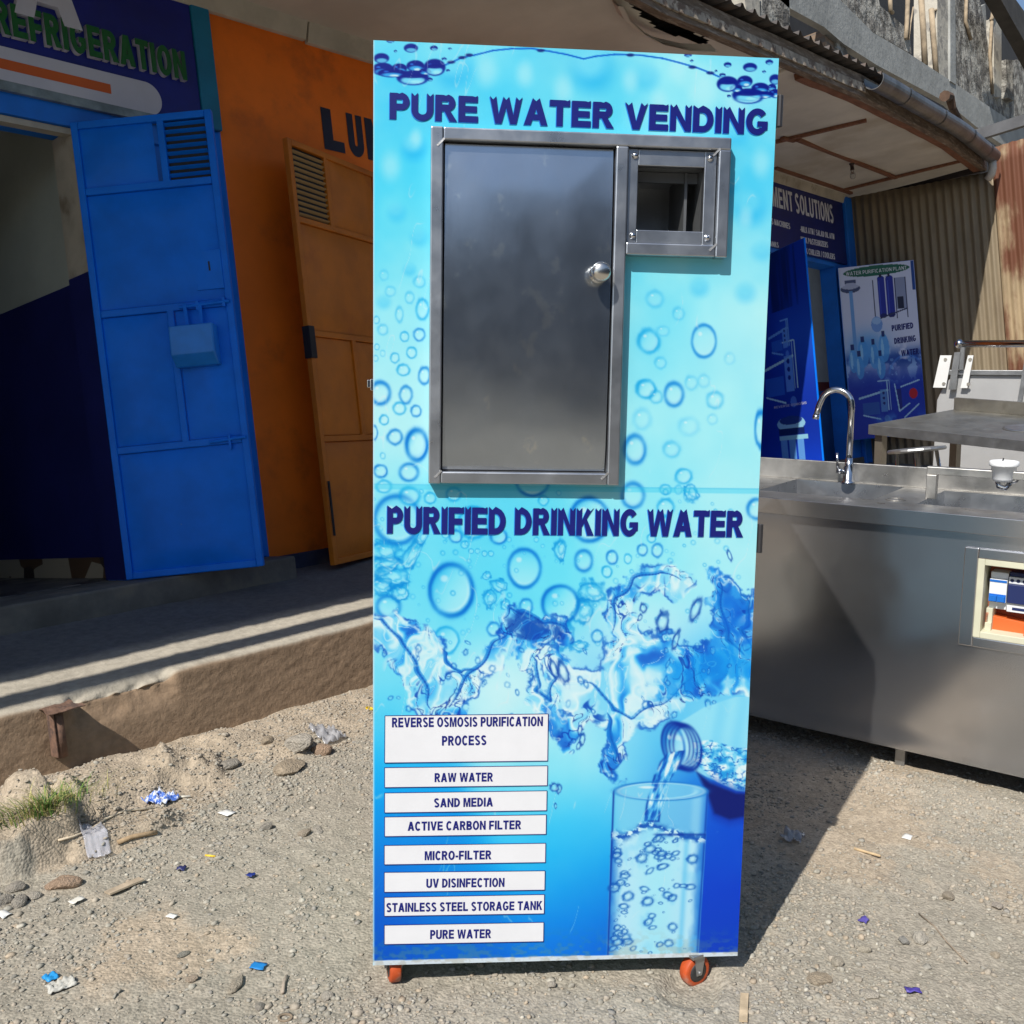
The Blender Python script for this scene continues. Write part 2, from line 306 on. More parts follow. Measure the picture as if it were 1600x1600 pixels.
def paint(X, Y):
    H, Wd = X.shape
    num = np.zeros((H, Wd, 3)); den = np.zeros((H, Wd))
    for x, y, r, g, b in BASE:
        w = np.exp(-((X-x)**2 + (Y-y)**2)/(2*52.0**2)) + 1e-9
        num += w[..., None]*np.array([r, g, b])/255.0; den += w
    C = num/den[..., None]
    rowy = Y[:, Wd//2]; colx = X[H//2]
    rng = np.random.default_rng(5)
    NAVY = np.array([8, 20, 105])/255.; BLUE = np.array([0, 95, 205])/255.; AZ = np.array([0, 150, 222])/255.; PALE = np.array([205, 246, 255])/255.
    def win(cx, cy, r):
        r0, r1 = np.searchsorted(rowy, [cy-r-32, cy+r+32]); c0, c1 = np.searchsorted(colx, [cx-r-40, cx+r+40])
        return slice(max(r0, 0), max(r1, 0)), slice(max(c0, 0), max(c1, 0))
    def mixw(s, col, a):
        C[s] = C[s]*(1-a[..., None]) + np.asarray(col)*a[..., None]
    def blob(cx, cy, rx, ry, col, a=1., soft=.5, ang=0.):
        s = win(cx, cy, max(rx, ry)*1.6)
        dx = X[s]-cx; dy = Y[s]-cy; c, n = np.cos(ang), np.sin(ang)
        d = np.hypot((dx*c+dy*n)/rx, (-dx*n+dy*c)/ry)
        mixw(s, col, a*(1-sstep(1-soft, 1+soft, d)))
    def ring(cx, cy, rx, ry=None, rim=BLUE, a=.9, w=.16, inner=PALE, ia=.35, wob=0., ang=0., dirx=-.5, diry=-.6, seed=0):
        ry = ry or rx
        s = win(cx, cy, max(rx, ry)*1.5)
        dx = X[s]-cx; dy = Y[s]-cy; c, n = np.cos(ang), np.sin(ang)
        u = (dx*c+dy*n)/rx; v = (-dx*n+dy*c)/ry
        d = np.hypot(u, v)+1e-6
        if wob: d = d*(1+wob*(fbm(u*1.6+cx, v*1.6+cy, seed, 3)-.5)*2)
        lit = (u*dirx+v*diry)/d
        mixw(s, inner, ia*(1-sstep(.75, 1., d))*sstep(-.6, .9, -lit*d+.2))
        mixw(s, AZ, .32*ia*2*(1-sstep(.8, 1., d))*sstep(.1, 1., lit*d))
        mixw(s, rim, a*np.exp(-((d-.93)/w)**2)*(.55+.45*np.abs(lit)))
        mixw(s, PALE, a*.7*np.exp(-((d-.74)/(.5*w))**2)*sstep(.2, 1., -lit))
        hx = np.hypot((u+.3)/.2, (v+.42)/.15); mixw(s, (1, 1, 1), .5*(1-sstep(.4, 1.2, hx)))
    def poly_mask(pts, soft=4, s=None):
        # signed distance to a polygon
        x = X[s]; y = Y[s]; d = np.full(x.shape, 1e9); ins = np.zeros(x.shape, bool)
        n = len(pts)
        for i in range(n):
            ax, ay = pts[i]; bx, by = pts[(i+1) % n]
            ex, ey = bx-ax, by-ay; L = ex*ex+ey*ey+1e-9
            t = np.clip(((x-ax)*ex+(y-ay)*ey)/L, 0, 1)
            d = np.minimum(d, np.hypot(x-ax-t*ex, y-ay-t*ey))
            cond = ((ay > y) != (by > y)); xx = ax + (y-ay)/(by-ay+1e-12)*ex
            ins ^= cond & (x < xx)
        return np.where(ins, d, -d)
    def line(pts, width, col, a=1.):
        for (ax, ay), (bx, by) in zip(pts[:-1], pts[1:]):
            r = np.hypot(bx-ax, by-ay)/2+width*3; s = win((ax+bx)/2, (ay+by)/2, r)
            x = X[s]; y = Y[s]; ex, ey = bx-ax, by-ay; L = ex*ex+ey*ey+1e-9
            t = np.clip(((x-ax)*ex+(y-ay)*ey)/L, 0, 1)
            mixw(s, col, a*(1-sstep(width*.5, width*.5+1.2, np.hypot(x-ax-t*ex, y-ay-t*ey))))
    full = (slice(0, H), slice(0, Wd))
    # soft mottling and bokeh of the print
    m = fbm(X/70, Y/70, 3, 3); top = 1-sstep(420, 520, Y)
    C += ((m-.5)*.16*(.5+.5*top))[..., None]*np.array([1.3, .45, .1])
    for cx, cy, r, a in [(709,104,27,.55),(925,106,30,.6),(647,228,17,.55),(1172,322,22,.5),(1010,118,18,.3),(1150,205,18,.3),(1190,390,14,.3),(620,330,13,.3),(1140,290,12,.3),(655,370,12,.3),(1165,455,14,.3),(600,470,10,.3),(640,420,9,.35),(1093,447,13,.35)]:
        blob(cx, cy+r*.25, r, r, np.array([25, 175, 238])/255., a, .7)
        blob(cx-r*.1, cy-r*.25, r*.8, r*.75, np.array([150, 236, 255])/255., a*1.1, .6)
    for cx, cy, r in [(1060,105,16),(985,125,14),(1100,140,24),(820,115,14),(880,140,16),(1150,160,22),(1030,160,14),(650,215,10),(1190,255,16),(1165,340,12),(610,260,16),(760,110,18),(1130,360,10)]:
        blob(cx, cy, r*.8, r*1.2, np.array([195, 245, 255])/255., .55, .8)
    # bubbles: x, y, rx, ry, strength
    B = [(594,614,16,18,.95),(634,617,10,14,.8),(624,638,10,10,.7),(650,642,8,9,.8),(600,656,7,8,.75),(584,676,6,12,.9),(617,683,12,12,.85),(651,695,17,25,.95),(594,736,11,10,.85),(639,738,15,14,.85),(663,587,9,14,.85),(630,578,10,9,.7),(617,559,7,8,.65),(643,551,8,9,.75),(632,526,7,8,.7),(655,523,9,10,.8),(598,515,8,8,.35),(624,491,6,12,.4),(660,483,10,17,.7),(588,500,5,6,.5),(589,542,4,5,.6),(587,560,4,5,.5),(598,552,4,5,.3),(598,712,4,5,.4),(640,465,7,9,.35),(610,455,8,8,.25),(655,440,9,9,.3),(600,430,7,8,.2),
    (1100,533,20,27,.85),(1013,533,17,19,.6),(1053,616,15,19,.85),(1009,608,15,15,.7),(1025,620,10,10,.4),(992,702,17,23,.8),(1068,744,13,12,.65),(1049,702,13,12,.35),(1117,625,13,13,.45),(1032,567,9,9,.3),(1076,666,16,14,.15),(1189,670,10,29,.95),(1036,517,10,8,.2),(1023,467,13,13,.3),(1060,490,9,10,.25),(1080,598,10,11,.25),(1100,595,9,10,.2),(1113,655,8,8,.2),(1003,655,14,16,.2),(1140,560,8,9,.15),
    (705,922,36,43,1),(819,888,27,32,1),(876,944,30,31,.95),(912,876,14,17,.85),(956,871,9,11,.85),(981,873,6,8,.7),(1004,859,8,9,.8),(1027,860,9,11,.8),(1018,841,7,7,.7),(948,893,8,9,.75),(822,947,10,12,.8),(771,983,10,11,.8),(933,994,9,10,.8),(712,838,10,10,.8),(779,838,13,12,.85),(726,851,6,6,.7),(736,861,4,4,.7),(746,861,4,4,.6),(757,865,4.5,4.5,.7),(767,865,4.5,4.5,.7),(838,843,4,4,.6),(795,843,4,4,.5),(696,835,6,6,.6),(848,853,3,3,.5),
    (921,812,32,36,.95),(621,812,38,40,.9),(740,816,25,26,.75),(832,752,27,24,.95),(989,774,18,20,.8),(1040,765,9,8,.6),(1040,793,13,14,.75),(1182,795,15,16,.8),(672,778,9,9,.7),(709,772,12,11,.7),(849,782,8,8,.6),(873,770,4,4,.5),(640,775,16,14,.7),(607,948,19,18,.85),(698,1000,20,22,.7),(880,985,6,9,.5),(858,1000,8,8,.5),(1075,775,7,9,.4),(1060,765,6,7,.4),(600,760,12,10,.6)]
    for i, (cx, cy, rx, ry, a) in enumerate(B):
        soft = a < .5
        ring(cx, cy, rx, ry, rim=AZ if a < .78 else np.array([0, 112, 208])/255., a=a*.95, w=.26 if soft else (.2 if rx < 20 else .11), ia=.5*a+.1, wob=.1 if rx < 13 or a < .8 else .035, seed=i, dirx=rng.uniform(-.8, .1), diry=-.6)
    for k in range(150):
        cx, cy = rng.uniform(585, 1165), rng.uniform(765, 1010)
        if 690 < cx < 1000 and cy < 835: continue
        ring(cx, cy, rng.uniform(1.5, 4), None, rim=AZ, a=rng.uniform(.2, .6), w=.4, ia=.2)
    # stretched lumpy bubbles by the left edge
    for cx, cy, rx, ry, ang in [(643,867,11,24,.5),(660,838,8,16,.45),(600,862,22,15,.2),(598,884,24,13,-.2),(612,900,26,14,.3),(595,915,18,13,0),(625,925,14,12,.2),(780,915,13,9,.4),(765,935,10,13,.2),(925,925,20,17,.4),(880,995,16,22,.3),(875,858,9,16,.2),(1080,770,10,14,-.5),(912,955,15,20,.3),(760,900,7,6,0),(790,945,7,8,0),(905,1010,12,8,0)]:
        ring(cx, cy, rx, ry, rim=np.array([0, 135, 215])/255., a=.75, w=.2, ia=.5, wob=.38, ang=ang, seed=int(cx))
        ring(cx+2, cy-1, rx*.55, ry*.55, rim=AZ, a=.5, w=.3, ia=.4, wob=.4, ang=ang, seed=int(cx)+3)
    # the thin wave line across the top and its two clusters of navy bubbles
    L = [(690,104),(706,97),(722,90),(742,86),(770,79),(800,76),(832,76),(858,80),(885,85),(912,92),(930,88),(960,85),(1000,86),(1035,91),(1062,98),(1090,106),(1108,113),(1124,120)]
    line(L, 1.6, BLUE, .85)
    for x, y in [(845,79),(985,86),(733,86),(722,90),(1082,105),(705,97),(1110,114)]: blob(x, y, 6, 2.6, NAVY, .8, .4)
    for cx, cy, rx, ry in [(649,103,14,9),(624,107,12,8),(598,108,17,10),(679,105,17,13),(645,121,25,11),(664,112,10,5),(612,114,22,7),(1137,131,17,12),(1164,127,12,9),(1188,138,14,9),(1169,148,25,10),(1206,137,7,6),(1211,146,10,7),(1150,138,10,6),(1190,148,20,6)]:
        blob(cx, cy, rx, ry, np.array([5, 25, 130])/255., .97, .12)
        blob(cx+.5, cy+ry*.42, rx*.72, ry*.42, np.array([70, 180, 245])/255., .9, .35)
        blob(cx+rx*.2, cy+ry*.6, rx*.35, ry*.22, (.85, .97, 1), .9, .4)
        blob(cx-rx*.4, cy-ry*.3, rx*.2, ry*.13, np.array([60, 130, 230])/255., .8, .4)
    for cx, cy, rx, ry in [(645,124,23,9),(1169,152,23,10),(679,109,15,9),(1137,134,15,9)]:
        blob(cx, cy+2, rx*.85, ry*.7, np.array([150, 235, 255])/255., .75, .25)
        ring(cx, cy, rx, ry, rim=np.array([5, 40, 150])/255., a=.9, w=.13, ia=0)
        blob(cx, cy-ry*.6, rx*.85, ry*.4, np.array([5, 25, 130])/255., .9, .3)
    for cx, cy, rx, ry in [(642,75,11,7),(596,91,12,8),(678,75,6,4),(618,80,3,2),(610,64,6,3),(672,124,4,3),(703,76,3,1.6),(694,92,4,2.5),(1172,105,11,7),(1137,101,6,4),(1202,97,6,4),(1194,112,3,2),(1211,124,9,8),(1075,86,6,3),(1081,95,3,2),(1139,150,3,2.5),(1129,117,5,3),(1119,111,2,2),(700,110,3,2)]:
        blob(cx, cy, rx, ry, np.array([8, 30, 135])/255., .97, .15)
        blob(cx+.5, cy+ry*.45, rx*.7, ry*.42, np.array([120, 215, 250])/255., .85, .35)
    # ---- the splash
    sY = (Y > 860) & (Y < 1260); r = np.where(sY.any(1))[0]; s = (slice(r[0], r[-1]+1), slice(0, Wd))
    x, y = X[s], Y[s]
    q1 = fbm(x/48, y/48, 21, 4)-.5; q2 = fbm(x/48+9, y/48+4, 31, 4)-.5
    wx, wy = x+q1*80, y+q2*80
    polys = [[(570,958),(612,962),(640,972),(668,985),(688,1010),(700,1040),(722,1062),(735,1085),(722,1118),(660,1118),(640,1080),(618,1040),(596,1010),(570,1000)],
             [(712,1085),(745,1040),(778,1000),(786,962),(800,948),(816,955),(842,968),(876,976),(892,990),(890,1012),(866,1002),(838,1004),(812,1014),(790,1018),(760,1052),(728,1095)],
             [(806,1004),(842,1008),(872,1010),(898,1040),(930,1058),(952,1100),(905,1128),(880,1100),(862,1065),(836,1040),(846,1100),(870,1118),(852,1130),(832,1092),(826,1050)],
             [(900,1060),(940,1050),(955,985),(958,930),(985,900),(1030,885),(1052,884),(1076,915),(1056,930),(1030,912),(1000,925),(985,960),(1010,995),(1050,1000),(1090,1010),(1118,1000),(1112,950),(1120,895),(1140,905),(1160,925),(1185,938),(1185,1090),(1140,1075),(1080,1095),(1035,1120),(990,1135),(972,1180),(960,1218),(948,1200),(952,1150),(925,1120)],
             [(855,1080),(880,1120),(915,1120),(900,1150),(880,1170),(868,1140),(858,1120)]]
    d = np.full(x.shape, -1e9)
    for pl in polys:
        d = np.maximum(d, poly_mask(pl, s=s))
    d = d + (fbm(x/20, y/20, 51, 4)-.5)*36+7
    a = sstep(-2, 6, d)
    px_, py_ = x+(fbm(x/70, y/70, 41, 3)-.5)*110, y+(fbm(x/70+5, y/70+3, 42, 3)-.5)*110
    fl = fbm(px_/34, py_/58, 71, 3)                       # broad folds of water
    body = np.stack([np.interp(fl, [.22, .36, .46, .55, .64, .76], v) for v in ([.03, .14, .42, .78, .95, .55], [.33, .58, .80, .94, .99, .86], [.78, .92, .98, 1, 1, .99])], -1)
    C[s] = C[s]*(1-.82*a[..., None]) + body*.82*a[..., None]
    ln1 = np.abs(fbm(px_/30, py_/46, 61, 3)-.5)*2; ln2 = np.abs(fbm(px_/17+4, py_/30, 81, 3)-.5)*2
    w1 = fbm(x/60, y/60, 91, 2)
    mixw(s, np.array([6, 70, 178])/255., a*.85*(1-sstep(.01, .075, ln1))*sstep(.34, .5, w1))
    mixw(s, np.array([8, 40, 135])/255., a*.8*(1-sstep(.0, .05, ln2))*sstep(.45, .6, w1))
    mixw(s, (.9, .98, 1), a*.6*(1-sstep(.0, .05, np.abs(fbm(px_/24+7, py_/40, 101, 3)-.5)*2)))
    mixw(s, np.array([10, 85, 190])/255., .7*np.exp(-((d-3)/3.)**2)*sstep(.42, .6, fbm(x/26, y/26, 111, 2)))
    mixw(s, (.92, .99, 1), .7*np.exp(-((d-9)/3.)**2)*sstep(.42, .6, fbm(x/26+9, y/26, 112, 2)))
    fil = ln1
    for pts, wd in [([(786,962),(800,950),(818,957),(846,969),(878,978),(892,990)],3.2),([(583,962),(604,975),(628,1002),(648,1034),(664,1072),(672,1110)],3.5),([(700,1100),(735,1052),(768,1012),(790,985)],2.6),([(690,1010),(700,1035),(722,1052),(745,1040)],2.4),([(830,1020),(842,1052),(838,1080),(858,1092),(866,1060),(850,1030)],2.6),([(955,985),(962,935),(990,905),(1030,890),(1060,905)],2.6),([(1122,900),(1128,950),(1138,1000),(1160,1020)],3.),([(905,1060),(935,1075),(960,1110),(985,1120),(1030,1100),(1080,1060),(1120,1030)],2.4),([(948,1110),(956,1150),(962,1190)],3.),([(1165,930),(1172,960),(1160,985),(1172,1010)],3.)]:
        P = np.array(pts, float); tt = np.linspace(0, len(P)-1, 40); Q = np.stack([np.interp(tt, range(len(P)), P[:, 0])+3*np.sin(tt*5), np.interp(tt, range(len(P)), P[:, 1])+3*np.cos(tt*4.3)], 1)
        for i in range(39):
            tw = math.sin(math.pi*(i+.5)/39)**.6*(.55+.9*float(vnoise(np.array(i*.31), np.array(wd*3.), 5))); seg = [tuple(Q[i]), tuple(Q[i+1])]
            line(seg, wd*2.1*tw, np.array([20, 120, 210])/255., .35*tw); line([tuple(Q[i]+1.2), tuple(Q[i+1]+1.2)], wd*.55*tw, np.array([8, 75, 175])/255., .55)
    # deeper water sheet on the right under the splash, arch crest
    for pl, col, al in [([(1040,1040),(1085,1020),(1130,1010),(1190,985),(1190,1060),(1120,1062),(1060,1090),(1020,1100)], (20, 150, 235), .72),
                        ([(790,968),(808,952),(838,968),(872,978),(890,1000),(852,996),(815,1000),(795,990)], (8, 62, 165), .72),
                        ([(1120,930),(1140,925),(1165,945),(1185,960),(1185,1010),(1150,1005),(1128,980)], (15, 105, 215), .6)]:
        dd = poly_mask(pl, s=s)+(fbm(x/14, y/14, 121, 3)-.5)*22
        mixw(s, np.array(col)/255., al*sstep(-4, 8, dd)*sstep(.1, .32, fil+.12))
    for k in range(60):
        cx = rng.uniform(590, 1165); cy = rng.uniform(1000, 1120)
        ring(cx, cy, rng.uniform(1.5, 4.5), rng.uniform(2, 7), rim=np.array([0, 90, 190])/255., a=rng.uniform(.3, .8), w=.35, ia=.3, wob=.25, ang=rng.uniform(-.6, .6), seed=k)
    for cx, cy, rx, ry, ang in [(1035,972,9,15,.2),(1087,952,7,17,.35),(1056,1000,4,14,.3),(1005,950,5,7,0),(1000,965,3,5,.4),(865,1045,5,14,-.3),(880,1050,7,16,-.3),(910,1155,4,9,.2),(906,1140,3,7,.2),(873,1232,4,7,.1),(866,1230,6,6,0),(868,1259,2,4,0),(904,1165,3,6,.3),(1140,868,3,9,-.3)]:
        ring(cx, cy, rx, ry, rim=np.array([5, 60, 160])/255., a=.9, w=.3, ia=.5, wob=.25, ang=ang, seed=int(cy))
    # ---- bottle, stream and glass
    rr = np.where((rowy > 1090))[0]; s = (slice(rr[0], H), slice(0, Wd)); x, y = X[s], Y[s]
    dd = poly_mask([(1062,1128),(1100,1105),(1160,1085),(1190,1080),(1190,1240),(1150,1236),(1112,1218),(1085,1205),(1072,1180)], s=s)
    ridge = .5+.5*np.sin((x-1050)/5.2+np.sin(y/30)*1.2)
    mixw(s, np.array([165, 232, 252])/255., .85*sstep(-1.5, 2, dd)); mixw(s, np.array([60, 180, 240])/255., .16*sstep(-1.5, 2, dd)*ridge*sstep(1105, 1115, x))
    dd = poly_mask([(1082,1158),(1110,1156),(1150,1168),(1190,1170),(1190,1236),(1150,1234),(1120,1222),(1098,1203),(1084,1190)], s=s)
    wv = fbm((x+q1[-1, 0]*30)/13, y/11, 131, 4); wf = np.abs(fbm(x/16, y/10, 141, 4)-.5)*2
    wcol = np.stack([np.interp(wv, [.3, .5, .65], v) for v in ([.15, .55, .95], [.6, .86, .99], [.88, .98, 1.])], -1)
    am = sstep(-1, 2, dd); C[s] = C[s]*(1-.9*am[..., None])+wcol*.9*am[..., None]
    mixw(s, np.array([10, 100, 195])/255., am*.85*(1-sstep(.02, .13, wf)))
    dd = poly_mask([(1088,1205),(1110,1222),(1150,1238),(1190,1240),(1190,1272),(1140,1282),(1115,1272),(1104,1240)], s=s)
    mixw(s, np.array([8, 25, 105])/255., .95*sstep(-4, 5, dd))
    mixw(s, np.array([10, 50, 165])/255., .5*sstep(-16, 0, dd)*(1-sstep(0, 2, dd))*sstep(1100, 1120, x))
    for ox in (0, 6, 12, 18):   # threads of the neck
        ring(1056+ox, 1164+ox*.25, 23, 38, rim=np.array([5, 45, 150])/255., a=.95, w=.09, ia=.12 if ox else .5, ang=-.18)
    ring(1053, 1164, 17, 31, rim=np.array([20, 90, 190])/255., a=.7, w=.14, ia=.55, ang=-.18)
    dd = poly_mask([(1070,1172),(1062,1196),(1049,1216),(1040,1236),(1033,1262),(1030,1284),(1006,1284),(1010,1256),(1016,1234),(1022,1212),(1032,1190),(1044,1176)], s=s)
    sw = fbm((x+y*.35)/7, y/26, 151, 4)
    scol = np.stack([np.interp(sw, [.3, .45, .58, .7], v) for v in ([.05, .3, .6, .95], [.35, .68, .86, .99], [.75, .92, .98, 1.])], -1)
    # glass
    gl = np.interp(y, [1236, 1492], [957, 948]); gr = np.interp(y, [1236, 1492], [1107.5, 1091])
    ge = np.sqrt(np.clip(1-((x-1033)/75.)**2, 0, 1))*15
    ins = sstep(-1.2, 1.2, x-gl)*sstep(-1.2, 1.2, gr-x)*sstep(-1, 1, y-(1237-ge))
    u = (x-gl)/(gr-gl)
    mixw(s, np.array([140, 215, 245])/255., ins*.8*sstep(0, .2, np.minimum(u, 1-u)+.08))
    mixw(s, np.array([205, 245, 255])/255., ins*.25*sstep(.8, .87, u)*(1-sstep(.9, .96, u)))
    wt = 1301+4*np.sin(x/17)-9*np.exp(-((x-1010)/26)**2)*2+(fbm(x/9, y/9, 161, 3)-.5)*9
    wat = ins*sstep(-1.5, 1.5, y-wt)
    up = np.clip((y-1300)/190, 0, 1)
    wc = np.stack([.74+.1*np.sin(u*9)*.3+0*u, .93+0*u, .995+0*u], -1)
    C[s] = C[s]*(1-wat[..., None]*.95)+wc*wat[..., None]*.95
    edge = np.minimum(u*1., 1-u)
    mixw(s, np.array([15, 105, 205])/255., wat*.8*(1-sstep(.0, .15, edge+(fbm(x/14, y/30, 171, 3)-.5)*.08)))
    mixw(s, np.array([90, 190, 240])/255., wat*.5*np.exp(-((u-.8)/.03)**2))
    mixw(s, np.array([120, 205, 245])/255., wat*.35*sstep(.5, .75, fbm(x/24, y/36, 181, 4)))
    mixw(s, np.array([10, 60, 160])/255., ins*.9*np.exp(-((u-.012)/.012)**2)); mixw(s, np.array([10, 70, 175])/255., ins*.8*np.exp(-((u-.988)/.012)**2))
    surf = ins*np.exp(-((y-wt-5)/6)**2)
    sf = fbm(x/8, y/6, 191, 4)
    mixw(s, np.array([8, 75, 175])/255., surf*.9*sstep(.44, .52, sf)); mixw(s, (.95, 1, 1), surf*.7*(1-sstep(.40, .46, sf)))
    mixw(s, np.array([10, 60, 160])/255., ins*.75*np.exp(-((y-1304)/2.)**2)*sstep(.42, .5, u))
    am = sstep(-1, 1.5, dd); C[s] = C[s]*(1-.92*am[..., None])+scol*.92*am[..., None]
    mixw(s, np.array([8, 70, 170])/255., .8*np.exp(-((dd-1)/1.8)**2)*sstep(.35, .6, fbm(x/9, y/16, 201, 2)))
    ring(1033, 1236, 75, 15.5, rim=np.array([25, 120, 205])/255., a=.9, w=.09, ia=0)
    ring(1033, 1236.5, 72, 13.5, rim=np.array([225, 250, 255])/255., a=.6, w=.06, ia=0)
    for k in range(120):
        t = rng.uniform(0, 1)
        cx = rng.uniform(964, 1082) if k > 40 else rng.uniform(957, 985); cy = rng.uniform(1318, 1490)
        if k > 85: cy = rng.uniform(1310, 1345); cx = rng.uniform(1000, 1060)
        rx = rng.uniform(1.2, 3.2) if rng.random() < .55 else rng.uniform(3.5, 8.5)
        ring(cx, cy, rx, rx*rng.uniform(.45, .8), rim=np.array([5, 80, 175])/255., a=rng.uniform(.75, 1.), w=.34, ia=.55, wob=.2, ang=rng.uniform(-.7, .1), seed=k+300)
    # seam of the two sheets and worn white edge at the foot
    ys = 756.5+(X-583)*.0125
    sm = np.exp(-((Y-ys)/1.1)**4)
    mixw(full, np.array([70, 190, 232])/255., .45*sm)
    mixw(full, np.array([60, 200, 235])/255., .38*sstep(0, 1, Y-ys)*(1-sstep(7, 8.5, Y-ys)))
    yb = np.interp(X, [583, 1153], [1501, 1487.5])+2.2*fbm(X/22, Y*0, 7, 3)-1
    mixw(full, np.array([225, 232, 242])/255., sstep(-.8, .8, Y-yb))
    mixw(full, np.array([215, 240, 250])/255., .8*(1-sstep(583.5, 586, X)))
    dst = sstep(1440, 1500, Y)*sstep(.42, .66, fbm(X/9, Y/6, 221, 4))*.34; C = C*(1-dst[..., None])+np.array([170, 160, 140])/255.*dst[..., None]
    scf = sstep(.015, 0, np.abs(fbm(X/40+Y/160, Y/130-X/300, 231, 3)-.5))*sstep(.56, .64, fbm(X/60, Y/60, 232, 2))*.35; C = C*(1-scf[..., None])+.95*scf[..., None]
    lum = C.mean(-1, keepdims=True); C = lum+(C-lum)*1.10; C[..., 0] *= .97; C = np.where(Y[..., None] > 1486, np.maximum(C, 0), C)
    return np.clip(C, 0, 1)
# ------------------------------------------------------------------ ground: one sheet, falling away from the shop fronts
MOUNDS = []   # x, y, radius along x, along y, height, edge softness, seed
def relief(X, Y, fine=False):
    X = np.asarray(X, float); Y = np.asarray(Y, float)
    z = .030*(fbm(X*.9+5, Y*.9+3, 401, 3)-.5)
    near = np.clip(1-np.abs(Y+.8)/4, 0, 1)
    if fine:
        z = z + .016*(fbm(X*6, Y*6, 402, 4)-.5)+.010*(fbm(X*23, Y*23, 403, 4)-.5)
    wob = (fbm(X*7+1, Y*7+2, 404, 4)-.5)
    bank = sstep(-.52, -.02, Y+.25*wob)*sstep(2.4, .6, X)*.05
    z = z+bank+.018*bank/.05*(fbm(X*11, Y*11, 405, 4)-.5)
    for mx, my, rx, ry, h, sf, sd in MOUNDS:
        d = np.hypot((X-mx)/rx, (Y-my)/ry)+.8*(fbm(X*6.5+sd, Y*6.5, 406+sd, 4)-.5)
        z = z+h*(1-sstep(1-sf, 1, d))*(1+.35*(fbm(X*14, Y*14, 407+sd, 3)-.5))
    return z
def _gp(px, py):
    P = at(px, py, 2, 0.)
    for _ in range(8): P = at(px, py, 2, float(gz(P[0], P[1])))
    return P
for px_, py_, rx, ry, h, sf, sd in [(195,1238,.26,.17,.042,.28,1),(12,1342,.21,.17,.12,.22,2),(190,1312,.18,.08,.045,.35,3),(300,1215,.13,.13,.028,.4,4),(75,1290,.14,.1,.05,.5,5),(440,1180,.22,.12,.03,.8,6),(355,1175,.12,.1,.03,.8,8),(1085,1546,.10,.08,-.020,.6,9)]:
    P_ = _gp(px_, py_); MOUNDS.append((P_[0], P_[1], rx, ry, h, sf, sd))
def axis_pts(lo, hi, d, far_lo, far_hi):
    a = list(np.arange(lo, hi, d)); s_ = d
    x = lo; L = []
    while x > far_lo: s_ *= 1.25; x -= s_; L.append(x)
    s_ = d; x = a[-1]; Rr = []
    while x < far_hi: s_ *= 1.25; x += s_; Rr.append(x)
    return np.array(L[::-1]+a+Rr)
gx = axis_pts(-1.75, 2.5, .0105, -120, 120); gy = axis_pts(-2.9, .08, .0105, -120, 60)
GX, GY = np.meshgrid(gx, gy); GZ = gz(GX, GY)+relief(GX, GY, True)
